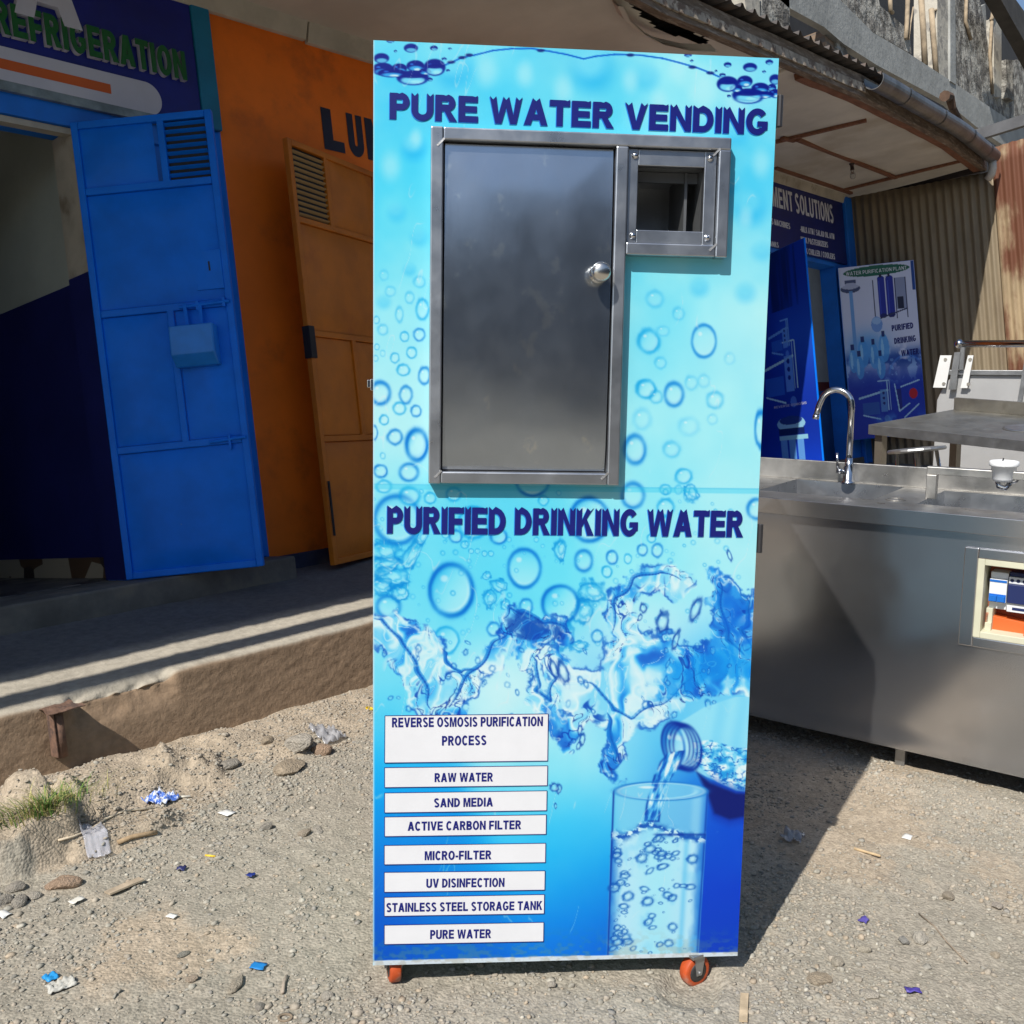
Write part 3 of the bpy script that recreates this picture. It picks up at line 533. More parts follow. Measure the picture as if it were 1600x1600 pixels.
def ground_material():
    m = bpy.data.materials.new('dusty gravel ground'); m.use_nodes = True; t = m.node_tree; t.nodes.clear(); N = t.nodes.new; Lk = t.links.new
    out = N('ShaderNodeOutputMaterial'); b = N('ShaderNodeBsdfPrincipled'); Lk(b.outputs[0], out.inputs[0]); b.inputs['Roughness'].default_value = .95; b.inputs['Specular IOR Level'].default_value = .15
    tc = N('ShaderNodeTexCoord')
    def noise(s, d=6, r=.62):
        n = N('ShaderNodeTexNoise'); n.inputs['Scale'].default_value = s; n.inputs['Detail'].default_value = d; n.inputs['Roughness'].default_value = r; Lk(tc.outputs['Object'], n.inputs['Vector']); return n.outputs[0]
    def rng(v, a, bb, lo=0., hi=1.):
        r = N('ShaderNodeMapRange'); r.interpolation_type = 'SMOOTHSTEP'; r.inputs[1].default_value = a; r.inputs[2].default_value = bb; r.inputs[3].default_value = lo; r.inputs[4].default_value = hi; Lk(v, r.inputs[0]); return r.outputs[0]
    def mix(f, A, B):
        x = N('ShaderNodeMix'); x.data_type = 'RGBA'
        for sk, v in ((0, f), (6, A), (7, B)):
            if hasattr(v, 'node'): Lk(v, x.inputs[sk])
            else: x.inputs[sk].default_value = v if sk == 0 else (*v, 1)
        return x.outputs[2]
    a = N('ShaderNodeAttribute'); a.attribute_name = 'Paint'
    c = mix(rng(noise(9), .35, .65), (.315, .283, .232), (.285, .26, .212))       # grey grit
    d = mix(rng(noise(6), .35, .65), (.325, .268, .20), (.375, .312, .238))         # brown dust
    sep = N('ShaderNodeSeparateColor'); Lk(a.outputs['Color'], sep.inputs[0])
    ad = N('ShaderNodeMath'); ad.operation = 'ADD'; Lk(sep.outputs[0], ad.inputs[0])
    q = rng(noise(3.2, 8), .3, .7, -.35, .35); Lk(q, ad.inputs[1])
    base = mix(rng(ad.outputs[0], .35, .65), c, d)
    v = N('ShaderNodeTexVoronoi'); v.inputs['Scale'].default_value = 95; Lk(tc.outputs['Object'], v.inputs['Vector'])
    sp = N('ShaderNodeSeparateColor'); Lk(v.outputs['Color'], sp.inputs[0])
    sc = N('ShaderNodeHueSaturation'); Lk(base, sc.inputs['Color']); Lk(rng(sp.outputs[0], 0, 1, .86, 1.14), sc.inputs['Value'])
    f2 = rng(noise(170, 3), .38, .62, .9, 1.09); s2 = N('ShaderNodeHueSaturation'); Lk(sc.outputs[0], s2.inputs['Color']); Lk(f2, s2.inputs['Value'])
    Lk(s2.outputs[0], b.inputs['Base Color'])
    v2 = N('ShaderNodeTexVoronoi'); v2.inputs['Scale'].default_value = 120; Lk(tc.outputs['Object'], v2.inputs['Vector'])
    h = N('ShaderNodeMath'); h.operation = 'MULTIPLY_ADD'; Lk(v2.outputs['Distance'], h.inputs[0]); h.inputs[1].default_value = -.8; Lk(noise(75, 6), h.inputs[2])
    bp = N('ShaderNodeBump'); bp.inputs['Strength'].default_value = .5; bp.inputs['Distance'].default_value = .008; Lk(h.outputs[0], bp.inputs['Height']); Lk(bp.outputs[0], b.inputs['Normal'])
    return m
# dust share: brown by the pavement and towards the sink, grey grit in front of the machine and bottom left
def dust(X, Y):
    a = sstep(-.75, -.15, Y+.35*(fbm(X*2.5, Y*2.5, 410, 3)-.5))
    p2 = np.exp(-(((X-1.05)/.75)**2+((Y+2.05)/.42)**2))
    p3 = np.exp(-(((X+.85)/.28)**2+((Y+1.15)/.22)**2))*.6
    pm = sum(np.exp(-(np.hypot((X-q[0])/q[2], (Y-q[1])/q[3])/1.05)**4) for q in MOUNDS if q[4] > .04)
    return np.clip(np.maximum.reduce([a*.95, p2*.9, p3, np.clip(pm, 0, 1)])+.05, 0, 1)
ground = grid_obj('ground', np.stack([GX, GY, GZ], -1), ground_material(), rgb=np.repeat(dust(GX, GY)[..., None], 3, -1), smooth=True)
tag(ground, kind='structure')

# ---- loose gravel: tens of thousands of small stones, nobody could count them
def ico():
    t = (1+5**.5)/2
    v = np.array([(-1,t,0),(1,t,0),(-1,-t,0),(1,-t,0),(0,-1,t),(0,1,t),(0,-1,-t),(0,1,-t),(t,0,-1),(t,0,1),(-t,0,-1),(-t,0,1)], float)
    f = np.array([(0,11,5),(0,5,1),(0,1,7),(0,7,10),(0,10,11),(1,5,9),(5,11,4),(11,10,2),(10,7,6),(7,1,8),(3,9,4),(3,4,2),(3,2,6),(3,6,8),(3,8,9),(4,9,5),(2,4,11),(6,2,10),(8,6,7),(9,8,1)])
    return v/np.linalg.norm(v[0]), f
def gravel_mesh():
    rg = np.random.default_rng(11); V0, F0 = ico()
    n = 130000
    X = rg.uniform(-1.75, 2.6, n); Y = rg.uniform(-2.9, .0, n)
    dn = dust(X, Y); cl = fbm(X*2.2, Y*2.2, 420, 4); cl2 = fbm(X*8, Y*8, 421, 3)
    keep = rg.random(n) < np.clip((.25+1.6*sstep(.36, .62, cl))*(1-.62*dn)*(.5+cl2), .05, 1)
    px, py = proj(np.stack([X, Y, gz(X, Y)], -1)); keep &= (px > -60) & (px < 1660) & (py > 950) & (py < 1680)
    X, Y, dn = X[keep], Y[keep], dn[keep]; n = len(X)
    r = np.clip(np.exp(rg.normal(math.log(.0034), .50, n)), .0018, .0105)
    Z = gz(X, Y)+relief(X, Y, True)+r*.12
    V = V0[None]*(1+rg.uniform(-.28, .28, (n, 12, 1)))
    V = V*np.stack([rg.uniform(.75, 1.35, n), rg.uniform(.7, 1.2, n), rg.uniform(.35, .75, n)], -1)[:, None]
    a = rg.uniform(0, 6.28, n); tl = rg.normal(0, .3, n)
    ct, st = np.cos(tl)[:, None], np.sin(tl)[:, None]; V = np.stack([V[..., 0], V[..., 1]*ct-V[..., 2]*st, V[..., 1]*st+V[..., 2]*ct], -1)
    c, s_ = np.cos(a)[:, None], np.sin(a)[:, None]
    V = np.stack([V[..., 0]*c-V[..., 1]*s_, V[..., 0]*s_+V[..., 1]*c, V[..., 2]], -1)*r[:, None, None]+np.stack([X, Y, Z], -1)[:, None]
    Fi = (F0[None]+(np.arange(n)*12)[:, None, None]).reshape(-1, 3)
    pal = np.array([(.305,.285,.24),(.275,.26,.225),(.33,.29,.235),(.385,.36,.305),(.25,.235,.21),(.345,.285,.215)])
    k = rg.choice(6, n, p=[.33,.24,.2,.08,.07,.08]); k = np.where(rg.random(n) < dn*.9, 2, k)
    cc = pal[k]*rg.uniform(.88, 1.12, (n, 1))
    me = bpy.data.meshes.new('gravel'); me.vertices.add(n*12); me.vertices.foreach_set('co', V.reshape(-1).astype(np.float32))
    me.loops.add(Fi.size); me.loops.foreach_set('vertex_index', Fi.reshape(-1).astype(np.int32)); me.polygons.add(len(Fi))
    me.polygons.foreach_set('loop_start', (np.arange(len(Fi))*3).astype(np.int32)); me.polygons.foreach_set('loop_total', np.full(len(Fi), 3, np.int32)); me.update(calc_edges=True)
    at_ = me.attributes.new('Paint', 'FLOAT_COLOR', 'POINT'); c4 = np.ones((n*12, 4), np.float32); c4[:, :3] = np.repeat(cc, 12, 0); at_.data.foreach_set('color', c4.reshape(-1))
    me.materials.append(mat('gravel stone', (1, 1, 1), .9, attr='Paint', var=.2, vs=120, bump=.3, bs=300, spec=.25))
    o = bpy.data.objects.new('gravel', me); col.objects.link(o); return tag(o, kind='stuff', label='loose grey and brown gravel scattered over the dusty ground', cat='gravel')
gravel_mesh()
# ------------------------------------------------------------------ the vending machine (local frame: x right, y into the machine, z up)
WM = .844; Z0 = .065; Z1 = 2.065; DM = .68
steel = mat('brushed stainless', (.43, .45, .48), .33, .93, .10, 7, .10, 60, c2=(.37, .385, .41), m2=(.4, .8), m2s=5, bstretch=(3, 3, 40), rvar=.09, dist=.001)
steel_door = mat('smeared stainless', (.39, .43, .48), .21, .96, .05, 8, .13, 30, c2=(.50, .52, .53), m2=(.62, .68), m2s=16, stretch=(1, 1, .75), bstretch=(12, 12, .35), rvar=.03, dist=.0006)
steel_dk = mat('dull stainless', (.34, .345, .35), .42, .85, .15, 9, .1, 40, rvar=.1)
chrome = mat('polished chrome', (.62, .62, .63), .16, 1., .05, 5, 0)
black = mat('black gap', (.012, .012, .014), .6, 0, .1, 5, 0)
navy = mat('navy vinyl lettering', srgb(14, 22, 104), .35, 0, .06, 9, 0)
vm = thing('vending_machine', 'tall water vending machine with printed blue bubble front and stainless hatch, on orange castors', 'vending machine', FM)
mp = lambda px, py, y=0.: at(px, py, 1, y, FM)
body_m = mat('pale blue painted sheet', (.42, .66, .76), .4, 0, .06, 5, .03, 30)
b = MB(); th = .012
b.box(0, th, .004, DM, Z0+.004, Z1-.002); b.box(WM-th, WM, .004, DM, Z0+.004, Z1-.002); pass
b.box(th, WM-th, .004, DM-th, Z1-th-.002, Z1-.002); b.box(th, WM-th, .004, DM-th, Z0+.022, Z0+.030)
b.build('body', body_m, vm); MB().box(th, WM-th, DM-th, DM, Z0+.004, Z1-.002).build('rear_panel', mat('dark rear sheet', (.06, .062, .065), .5, .4, .1, 4, .05), vm)
# printed front as a fine grid: the artwork is a colour per point
nu, nv = 500, 1180
uu, zz = np.meshgrid(np.linspace(0, WM, nu), np.linspace(Z1, Z0, nv))
PW = np.stack([uu, 0*uu, zz], -1)
wpos = PW.reshape(-1, 3) @ FM[0].T + FM[1]
ppx, ppy = proj(wpos); ppx = ppx.reshape(uu.shape); ppy = ppy.reshape(uu.shape)
art = np.clip(lin(paint(ppx, ppy))*.665, 0, .78)
# coin window opening
wtl, wtr, wbr, wbl = (mp(995, 262), mp(1098, 264), mp(1094, 364), mp(992, 361))
wx0, wx1 = (wtl[0]+wbl[0])/2, (wtr[0]+wbr[0])/2; wz1, wz0 = (wtl[2]+wtr[2])/2, (wbl[2]+wbr[2])/2
cx = (uu[:-1, :-1]+uu[1:, 1:])/2; cz = (zz[:-1, :-1]+zz[1:, 1:])/2
keep = ~((cx > wx0-.004) & (cx < wx1+.004) & (cz > wz0-.004) & (cz < wz1+.004))
ripple = .0012*(fbm(uu*9, zz*5, 500, 3)-.5)
PW[..., 1] = ripple
grid_obj('printed_panel', PW, mat('printed vinyl', (1, 1, 1), .36, attr='Paint', var=.0, bump=.12, bs=26, spec=.3, dist=.002), vm, art, keep, smooth=True)
# coin window recess
b = MB(); d = .2
b.add([(wx0, .0, wz0), (wx1, .0, wz0), (wx1, .0, wz1), (wx0, .0, wz1), (wx0, d, wz0), (wx1, d, wz0), (wx1, d, wz1), (wx0, d, wz1)], [(4, 5, 6, 7), (0, 1, 5, 4), (1, 2, 6, 5), (2, 3, 7, 6), (3, 0, 4, 7)])
rec = b.build('coin_recess', mat('recess steel', (.27, .28, .29), .38, .8, .15, 6, .05), vm)
MB().box(wx1-.030, wx1-.024, .03, .17, wz0+.001, wz1-.001).build('divider_plate', mat('recess dark steel', (.13, .135, .14), .5, .7, .1, 6, .05), rec)
MB().box(wx0+.001, wx1-.001, .035, .045, wz1-.022, wz1-.001).build('top_lip', mat('recess dark steel', (.13, .135, .14)), rec)
# stainless surround: L-shaped frame of square tube
def fx(px, py): p = mp(px, py); return p[0], p[2]
L = [fx(672, 203), fx(977, 213), fx(966, 758), fx(671, 753)]
xl = (L[0][0]+L[3][0])/2; xm = (L[1][0]+L[2][0])/2; zt = (L[0][1]+L[1][1])/2; zb = (L[2][1]+L[3][1])/2
rT = fx(1137, 219); rB = fx(1131, 405); xr = (rT[0]+rB[0])/2; zrb = (fx(975, 402)[1]+rB[1])/2
tb = fx(693, 225)[0]-xl; yf = -.028
xmi = xm-tb
fr = MB()
zb2 = zb+tb
fr.box(xl, xl+tb, yf, 0, zb, zt); fr.box(xl+tb, xr, yf+.0006, 0, zt-tb, zt-.0006); fr.box(xmi, xm, yf, 0, zb, zt-tb); fr.box(xl+tb, xmi, yf+.0006, 0, zb+.0006, zb2)
fr.box(xr-tb, xr, yf, 0, zrb, zt-tb); fr.box(xm, xr-tb, yf+.0006, 0, zrb+.0006, zrb+tb)
frame = fr.build('hatch_frame', steel, vm, bevel=.003)
for sx, sz in ((xl+tb, zb2), (xmi, zb2), (xr-tb, zrb+tb), (xr-tb, zt-tb), (xl+tb, zt-tb)):
    MB().bar((sx-tb*.5, yf-.0004, sz-tb*.5), (sx+.002, yf-.0004, sz+.002), .004, .0012, (0, 1, 0)).build('weld_seam', mat('weld grey', (.42, .42, .42), .5, .8, .2, 60, .4, 90), frame)
g = .0035
MB().box(xl+tb, xmi, -.004, -.0005, zb2, zt-tb).build('shadow_gap', black, frame)
hd = thing('hatch_door', None, None); hd.parent = vm
nx, nz = 40, 70
hx, hz = np.meshgrid(np.linspace(xl+tb+g, xmi-g, nx), np.linspace(zb2+g, zt-tb-g, nz))
e_ = np.minimum(np.minimum(hx-hx.min(), hx.max()-hx), np.minimum(hz-hz.min(), hz.max()-hz))
hy = -.0215+.012*((hz-hz.mean())/(hz.max()-hz.mean()))**2-.0022*sstep(0, .10, e_)+.0022*(fbm(hx*5, hz*4, 510, 3)-.5)+.004*np.exp(-((hz-hz.min())/.03)**2)
grid_obj('door_sheet', np.stack([hx, hy, hz], -1), steel_door, hd, smooth=True)
b = MB(); b.box(hx.min(), hx.max(), -.0058, -.0045, hz.min(), hz.max()); b.build('door_edge', steel, hd)
kp = mp(934, 431, -.04)
MB().lathe([(0, .052), (.012, .0515), (.0185, .047), (.021, .039), (.0195, .031), (.013, .026), (.009, .022), (.009, .012), (.019, .009), (.02, .0)], (kp[0]+.004, -.018, kp[2]+.006), (0, -1, 0), 24).build('door_knob', mat('knob nickel', (.66, .63, .58), .25, 1, .05, 5, 0), hd, smooth=True)
# coin window frame with four screws
ax0, az1 = fx(979, 239); ax1, az0 = fx(1112, 381); ax0 = (ax0+fx(977, 377)[0])/2
ax0, ax1, az0, az1 = xm+.0015, xr-tb-.0015, zrb+tb+.0015, zt-tb-.0015
cf = MB(); y0 = -.016
cf.box(ax0, wx0, y0, -.001, az0, az1); cf.box(wx1, ax1, y0, -.001, az0, az1); cf.box(wx0, wx1, y0+.0005, -.001, wz1, az1-.0004); cf.box(wx0, wx1, y0+.0005, -.001, az0+.0004, wz0)
cfo = cf.build('coin_frame', steel, vm, bevel=.0015)
sc = .014
for sx in (ax0+sc, ax1-sc):
    for sz in (az0+sc, az1-sc):
        MB().lathe([(0, .0055), (.0035, .005), (.0062, .003), (.0072, 0)], (sx, y0, sz), (0, -1, 0), 14).build('screw', chrome, cfo, smooth=True)
# lettering on the print
def panel_text(name, body, m, lpx, rpx, hpx, t, parent=vm, y=-.0012, notch=False, gap=.1, depth=.0006, wide=.74):
    A = mp(*lpx); Bq = mp(*rpx); Tq = mp(lpx[0]+hpx[0], lpx[1]+hpx[1])
    ex = Bq-A; wd = np.linalg.norm(ex); ex /= wd; ey = np.array([-ex[2], 0, ex[0]]); ht = abs((Tq-A)@ey)
    A[1] = y
    return lettering(name, body, m, parent, A, ex, ey, (0, -1, 0), wd, ht, t, depth, gap, notch, wide)
blue_sh = mat('mid blue vinyl edge', srgb(30, 110, 200), .35, 0, .05, 9, 0)
t1 = panel_text('brand_line', 'PURE WATER VENDING', navy, (609, 186), (1199, 211), (2, -41), .275, notch=True, gap=.085, wide=.94)
t2 = panel_text('purpose_line', 'PURIFIED DRINKING WATER', navy, (605, 833), (1160, 839), (1, -42), .262, notch=True, gap=.07, wide=.83)
for o_, nm in ((t1, 'PURE WATER VENDING'), (t2, 'PURIFIED DRINKING WATER')):
    o_['label'] = 'navy heavy lettering with notched tops'
panel_text('letter_shadow', 'PURE WATER VENDING', blue_sh, (607.8, 187.2), (1197.8, 212.2), (2, -41), .275, parent=t1, y=-.0006, notch=True, gap=.085, wide=.94, depth=.0004)
panel_text('letter_shadow', 'PURIFIED DRINKING WATER', blue_sh, (603.8, 834.2), (1158.8, 840.2), (1, -42), .262, parent=t2, y=-.0006, notch=True, gap=.07, wide=.83, depth=.0004)
# white process labels
white_v = mat('white label vinyl', (.62, .63, .66), .38, 0, .03, 9, 0)
labels = [((601.5,1118),(856.5,1115),(855.5,1188.5),(601,1191.5),[('REVERSE OSMOSIS PURIFICATION',(612.5,1136),(848,1134),15),('PROCESS',(690.5,1164.5),(760,1163.5),15)]),
 ((601,1199),(855.5,1196),(855,1227),(601,1230),[('RAW WATER',(679,1221.5),(770,1220.5),14)]),
 ((601,1238.5),(854.5,1235),(854,1266),(601,1269.5),[('SAND MEDIA',(678,1261),(770,1259.5),14)]),
 ((601,1276),(853.5,1272.5),(853,1303),(601,1306.5),[('ACTIVE CARBON FILTER',(637,1297.5),(814,1295),14)]),
 ((600.5,1320.5),(852.5,1317),(852,1347),(600.5,1350.5),[('MICRO-FILTER',(663.5,1343.5),(767.5,1342),14)]),
 ((600.5,1362.5),(851.5,1360),(851,1390),(600.5,1393.5),[('UV DISINFECTION',(666,1386.5),(788,1385),14)]),
 ((600.5,1401.5),(850.5,1397),(850,1427),(600.5,1431),[('STAINLESS STEEL STORAGE TANK',(603.5,1424.5),(847,1421),14)]),
 ((600.5,1445),(849.5,1440.5),(849,1470.5),(600.5,1475),[('PURE WATER',(672,1466.5),(767,1465),14)])]
for tl, tr, br, bl, txt in labels:
    c4 = [mp(*p) for p in (tl, tr, br, bl)]
    lb = MB().prism([(p[0], p[2]) for p in c4], lambda a, bb, d: (a, d, bb), -.0016, -.0004)
    lo = lb.build('process_label', white_v, vm)
    bd = MB()
    for i in range(4):
        p, q = c4[i], c4[(i+1) % 4]; bd.bar((p[0], -.0018, p[2]), (q[0], -.0018, q[2]), .0014, .0005, (0, 1, 0))
    bd.build('border', navy, lo)
    for s_, l_, r_, h_ in txt: panel_text('lettering', s_, navy, l_, r_, (0, -h_), .235, lo, y=-.0017, depth=.0004, gap=.09, wide=.74)
# hinges on the right edge, latch on the left
for py in (172, 842):
    p = mp(1217 if py < 500 else 1184, py); h = MB(); h.box(WM, WM+.011, .012, .03, p[2]-.03, p[2]+.03)
    h.tube([(WM+.009, .008, p[2]-.032), (WM+.009, .008, p[2]+.032)], .007, 10); h.build('hinge', mat('dark hinge', (.05, .05, .055), .5, .5, .1, 9, 0), vm, bevel=.001)
p = mp(580, 601); h = MB(); h.box(-.006, .0, .004, .03, p[2]-.012, p[2]+.012); h.box(-.013, -.006, .006, .02, p[2]-.006, p[2]+.010); h.build('latch', chrome, vm, bevel=.001)
# castors
orange_w = mat('orange polyurethane', srgb(178, 74, 32), .6, 0, .15, 20, .1, 60, c2=(.35, .25, .19), m2=(.52, .7), m2s=9)
def castor(x, y, rot, dz=0.):
    c = thing('castor', None, None); c.parent = vm; c.location = (x, y, dz); c.rotation_euler = (0, 0, rot)
    r = .037
    f = MB(); f.box(-.026, .026, -.028, .03, .079, .0865); f.tube([(0, 0, .075), (0, 0, .08)], .02, 14); f.prism([(-.008, .030), (.008, .030), (.016, .079), (-.016, .079)], lambda a, b, d: (d, a, b), -.0185, -.0155); f.prism([(-.008, .030), (.008, .030), (.016, .079), (-.016, .079)], lambda a, b, d: (d, a, b), .0155, .0185); f.tube([(-.022, 0, r), (.022, 0, r)], .005, 10)
    f.build('fork', steel_dk, c, bevel=.001)
    MB().lathe([(.014, -.0135), (r*.8, -.0135), (r-.002, -.012), (r, -.009), (r, .009), (r-.002, .012), (r*.8, .0135), (.014, .0135)], (0, 0, r), (1, 0, 0), 28).build('wheel', orange_w, c, smooth=True)
    MB().lathe([(0, -.0150), (.016, -.0150), (.0245, -.0137), (.0245, .0137), (.016, .0150), (0, .0150)], (0, 0, r), (1, 0, 0), 18).build('hub', mat('black hub plastic', (.03, .03, .032), .5, 0, .1, 9, 0), c, smooth=True)
p1 = mp(612, 1530, .03); p2 = mp(1083, 1530, .03)
castor(p1[0]+.004, .046, R_(12)); castor(p2[0], .022, R_(-64), -.016); castor(.06, DM-.06, R_(30)); castor(WM-.06, DM-.06, R_(-20))
# ------------------------------------------------------------------ raised pavement in front of the shops
YW = 1.2                      # face of the shop fronts
concrete = mat('pale concrete', (.40, .37, .31), .9, 0, .16, 3, .5, 60, c2=(.30, .26, .20), m2=(.5, .7), m2s=5, dist=.006)
def plaster_face(X, Z):       # trowelled, dirt-washed front of the pavement
    return (.008*(fbm(X*1.6, Z*3, 601, 2)-.5)+.0035*np.abs(fbm(X*3+Z*8, Z*42-X*15, 602, 3)-.5)*2+.003*(fbm(X*14+Z*30, Z*110-X*38, 609, 2)-.5)+.002*(fbm(X*60, Z*60, 612, 2)-.5))
xs_ = np.concatenate([np.arange(-6, -1.2, .1), np.arange(-1.2, 2.2, .012), np.arange(2.2, 13, .15)])
prof = [(0.004, z) for z in np.linspace(-1.2, -.15, 3)]+[(.004, z) for z in np.linspace(-.13, .290, 40)]+[(.005, .300), (.008, .306), (.015, .3105), (.026, .314)]+[(y, .312+.15*y) for y in np.linspace(.045, 1.24, 48)]
prof = np.array(prof)
SX, SP = np.meshgrid(xs_, np.arange(len(prof))); SY = prof[SP, 0]; SZ = prof[SP, 1].copy()
top_ = sstep(.27, .312, SZ)
chip = sstep(.52, .74, fbm(SX*5.2+2, SX*0+1, 603, 4)*.62+.38*np.exp(-((SX+.30)/.24)**2)+.06)*np.exp(-(np.clip(SY, 0, 1)/.05)**2)*sstep(.16, .30, SZ)
rough_ = fbm(SX*26, SY*40+SZ*26, 604, 3)-.5
SY2 = SY+(1-top_)*plaster_face(SX, SZ)+chip*(.035+.03*rough_)
SZ2 = SZ-chip*(.030+.03*rough_)*top_+top_*(.006*(fbm(SX*5, SY*5, 605, 3)-.5)+.0035*(fbm(SX*40, SY*40, 606, 2)-.5))
pv = np.stack([SX, SY2, SZ2], -1)
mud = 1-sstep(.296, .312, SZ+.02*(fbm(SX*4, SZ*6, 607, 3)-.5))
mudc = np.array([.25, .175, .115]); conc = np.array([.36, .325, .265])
inner = sstep(.36, .48, SY+.05*(fbm(SX*3, SY*3, 611, 3)-.5)); cc = conc*(1-inner[..., None])+np.array([.135, .135, .135])*inner[..., None]; cc = cc*(1-mud[..., None])+mudc*mud[..., None]  # slab painted darker behind the sunlit strip, deepening the canopy's shade
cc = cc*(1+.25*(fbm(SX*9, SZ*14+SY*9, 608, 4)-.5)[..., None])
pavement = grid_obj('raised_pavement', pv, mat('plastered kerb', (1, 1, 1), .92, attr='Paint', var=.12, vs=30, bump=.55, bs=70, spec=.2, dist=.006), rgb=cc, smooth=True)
tag(pavement, kind='structure')
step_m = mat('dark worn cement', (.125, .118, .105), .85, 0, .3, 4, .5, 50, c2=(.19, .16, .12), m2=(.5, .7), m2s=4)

# ------------------------------------------------------------------ paints
orange_p = mat('orange wall paint', (.86, .178, .008), .62, 0, .10, 2.2, .22, 30, c2=(.52, .11, .012), m2=(.50, .74), m2s=2.4, dist=.004)
blue_p = mat('blue gloss door paint', (.001, .160, .74), .45, 0, .10, 5, .10, 60, c2=(.10, .24, .55), m2=(.70, .74), m2s=16, spec=.22)
blue_wall = mat('blue wall paint', (.006, .15, .62), .55, 0, .14, 3, .25, 30)
navy_p = mat('navy board', (.005, .012, .20), .45, 0, .2, 3, .12, 30, c2=(.02, .025, .13), m2=(.62, .75), m2s=6)
teal_p = mat('teal post paint', (.004, .16, .30), .5, 0, .15, 4, .2, 30)
cream = mat('dirty cream trim', (.40, .36, .29), .7, 0, .2, 4, .3, 25, c2=(.22, .18, .13), m2=(.55, .75), m2s=5)
ochre = mat('ochre door paint', (.52, .150, .006), .5, 0, .14, 4, .12, 40, c2=(.40, .10, .006), m2=(.55, .75), m2s=3)
lilac = mat('off white sign foam', (.50, .50, .58), .6, 0, .06, 4, .1, 30)
green_l = mat('green letter face', (.004, .10, .018), .5, 0, .08, 6, 0)
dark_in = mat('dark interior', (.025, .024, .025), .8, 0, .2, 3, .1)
grey_in = mat('grey interior plaster', (.36, .39, .35), .8, 0, .12, 2, .3, 20)
navy_in = mat('navy dado paint', (.012, .016, .115), .5, 0, .15, 2, .2, 20)
ZS = lambda s: 3.684+.0255*(s-1.5)     # underside of the canopy where it meets the wall
FL = .583                               # shop floor level
def wallbox(mb, x0, x1, z0, z1, y0=YW, y1=YW+.2): return mb.box(x0, x1, y0, y1, z0, z1)

# ------------------------------------------------------------------ refrigeration shop (blue), leftmost
rs = thing('refrigeration_shop', 'blue shop front under the navy sign, doorway open on a dark room', 'shop', loc=(0, YW, 0))
def P_(mb, name, m, par, **k):
    o = mb.build(name, m, None, **k)
    o.parent = par; o.matrix_parent_inverse = Matrix.Translation(-Vector(par.location)) if par.parent is None else Matrix()
    return o
m = MB(); wallbox(m, .40, 1.243, .1, 3.95); wallbox(m, -6, -2.2, .1, 3.95)
wallbox(m, -2.2, .40, 2.79, 3.95); P_(m, 'front_wall', blue_wall, rs)
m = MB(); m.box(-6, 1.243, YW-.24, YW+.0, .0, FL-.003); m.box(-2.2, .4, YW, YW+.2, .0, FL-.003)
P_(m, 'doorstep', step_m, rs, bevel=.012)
m = MB(); m.box(.45, .53, YW+.2, 6, 2.1, 3.3); P_(m, 'upper_side_wall', grey_in, rs)
m = MB(); m.box(.447, .53, YW+.2, 6, FL, 2.1); P_(m, 'dado', navy_in, rs)
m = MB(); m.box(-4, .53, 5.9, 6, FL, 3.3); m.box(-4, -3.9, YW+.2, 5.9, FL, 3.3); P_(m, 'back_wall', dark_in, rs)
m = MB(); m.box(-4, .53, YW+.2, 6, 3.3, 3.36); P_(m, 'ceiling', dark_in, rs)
tilem = bpy.data.materials.new('cracked mosaic tile'); tilem.use_nodes = True
def tile_mat(m, c1, c2, c3, sc):
    t = m.node_tree; b = t.nodes['Principled BSDF']; b.inputs['Roughness'].default_value = .45
    tc = t.nodes.new('ShaderNodeTexCoord'); v = t.nodes.new('ShaderNodeTexVoronoi'); v.inputs['Scale'].default_value = sc; t.links.new(tc.outputs['Object'], v.inputs['Vector'])
    s = t.nodes.new('ShaderNodeSeparateColor'); t.links.new(v.outputs['Color'], s.inputs[0]); r = t.nodes.new('ShaderNodeValToRGB'); r.color_ramp.interpolation = 'CONSTANT'
    r.color_ramp.elements[0].color = (*c1, 1); r.color_ramp.elements[1].color = (*c2, 1); r.color_ramp.elements[1].position = .4; e = r.color_ramp.elements.new(.75); e.color = (*c3, 1)
    t.links.new(s.outputs[0], r.inputs[0]); t.links.new(r.outputs[0], b.inputs['Base Color'])
tile_mat(tilem, (.10, .095, .09), (.045, .04, .04), (.17, .15, .13), 9)
m = MB(); m.box(-4, .447, YW+.2, 5.9, FL-.05, FL); P_(m, 'tiled_floor', tilem, rs)
skm = bpy.data.materials.new('checker skirting tile'); skm.use_nodes = True; tile_mat(skm, (.10, .055, .03), (.045, .03, .025), (.36, .29, .20), 6)
m = MB(); m.box(.435, .446, YW+.2, 5.9, FL+.001, FL+.11); P_(m, 'skirting', skm, rs)
m = MB(); m.box(.392, .3995, YW-.004, YW+.2, 2.1, 2.785); m.box(-2.2, .392, YW-.004, YW+.05, 2.757, 2.786); P_(m, 'door_surround', cream, rs)
m = MB(); m.box(.390, .3995, YW-.003, YW+.2, FL, 2.1); P_(m, 'painted_reveal', navy_in, rs)
m = MB(); m.box(-6, 1.12, YW-.022, YW-.002, 2.79, 2.90); P_(m, 'lintel', blue_wall, rs)
m = MB(); m.box(-6, .95, YW-.05, YW-.024, 2.885, 2.93); P_(m, 'angle_bar', mat('weathered angle steel', (.22, .26, .27), .5, .5, .3, 8, .2), rs, bevel=.003)
m = MB(); m.box(1.125, 1.238, YW-.035, YW-.002, 2.93, ZS(1.2)); P_(m, 'corner_post', teal_p, rs, bevel=.006)
m = MB(); m.box(1.03, 1.225, YW-.012, YW-.001, FL, 2.925); P_(m, 'pilaster', blue_p, rs, bevel=.004)

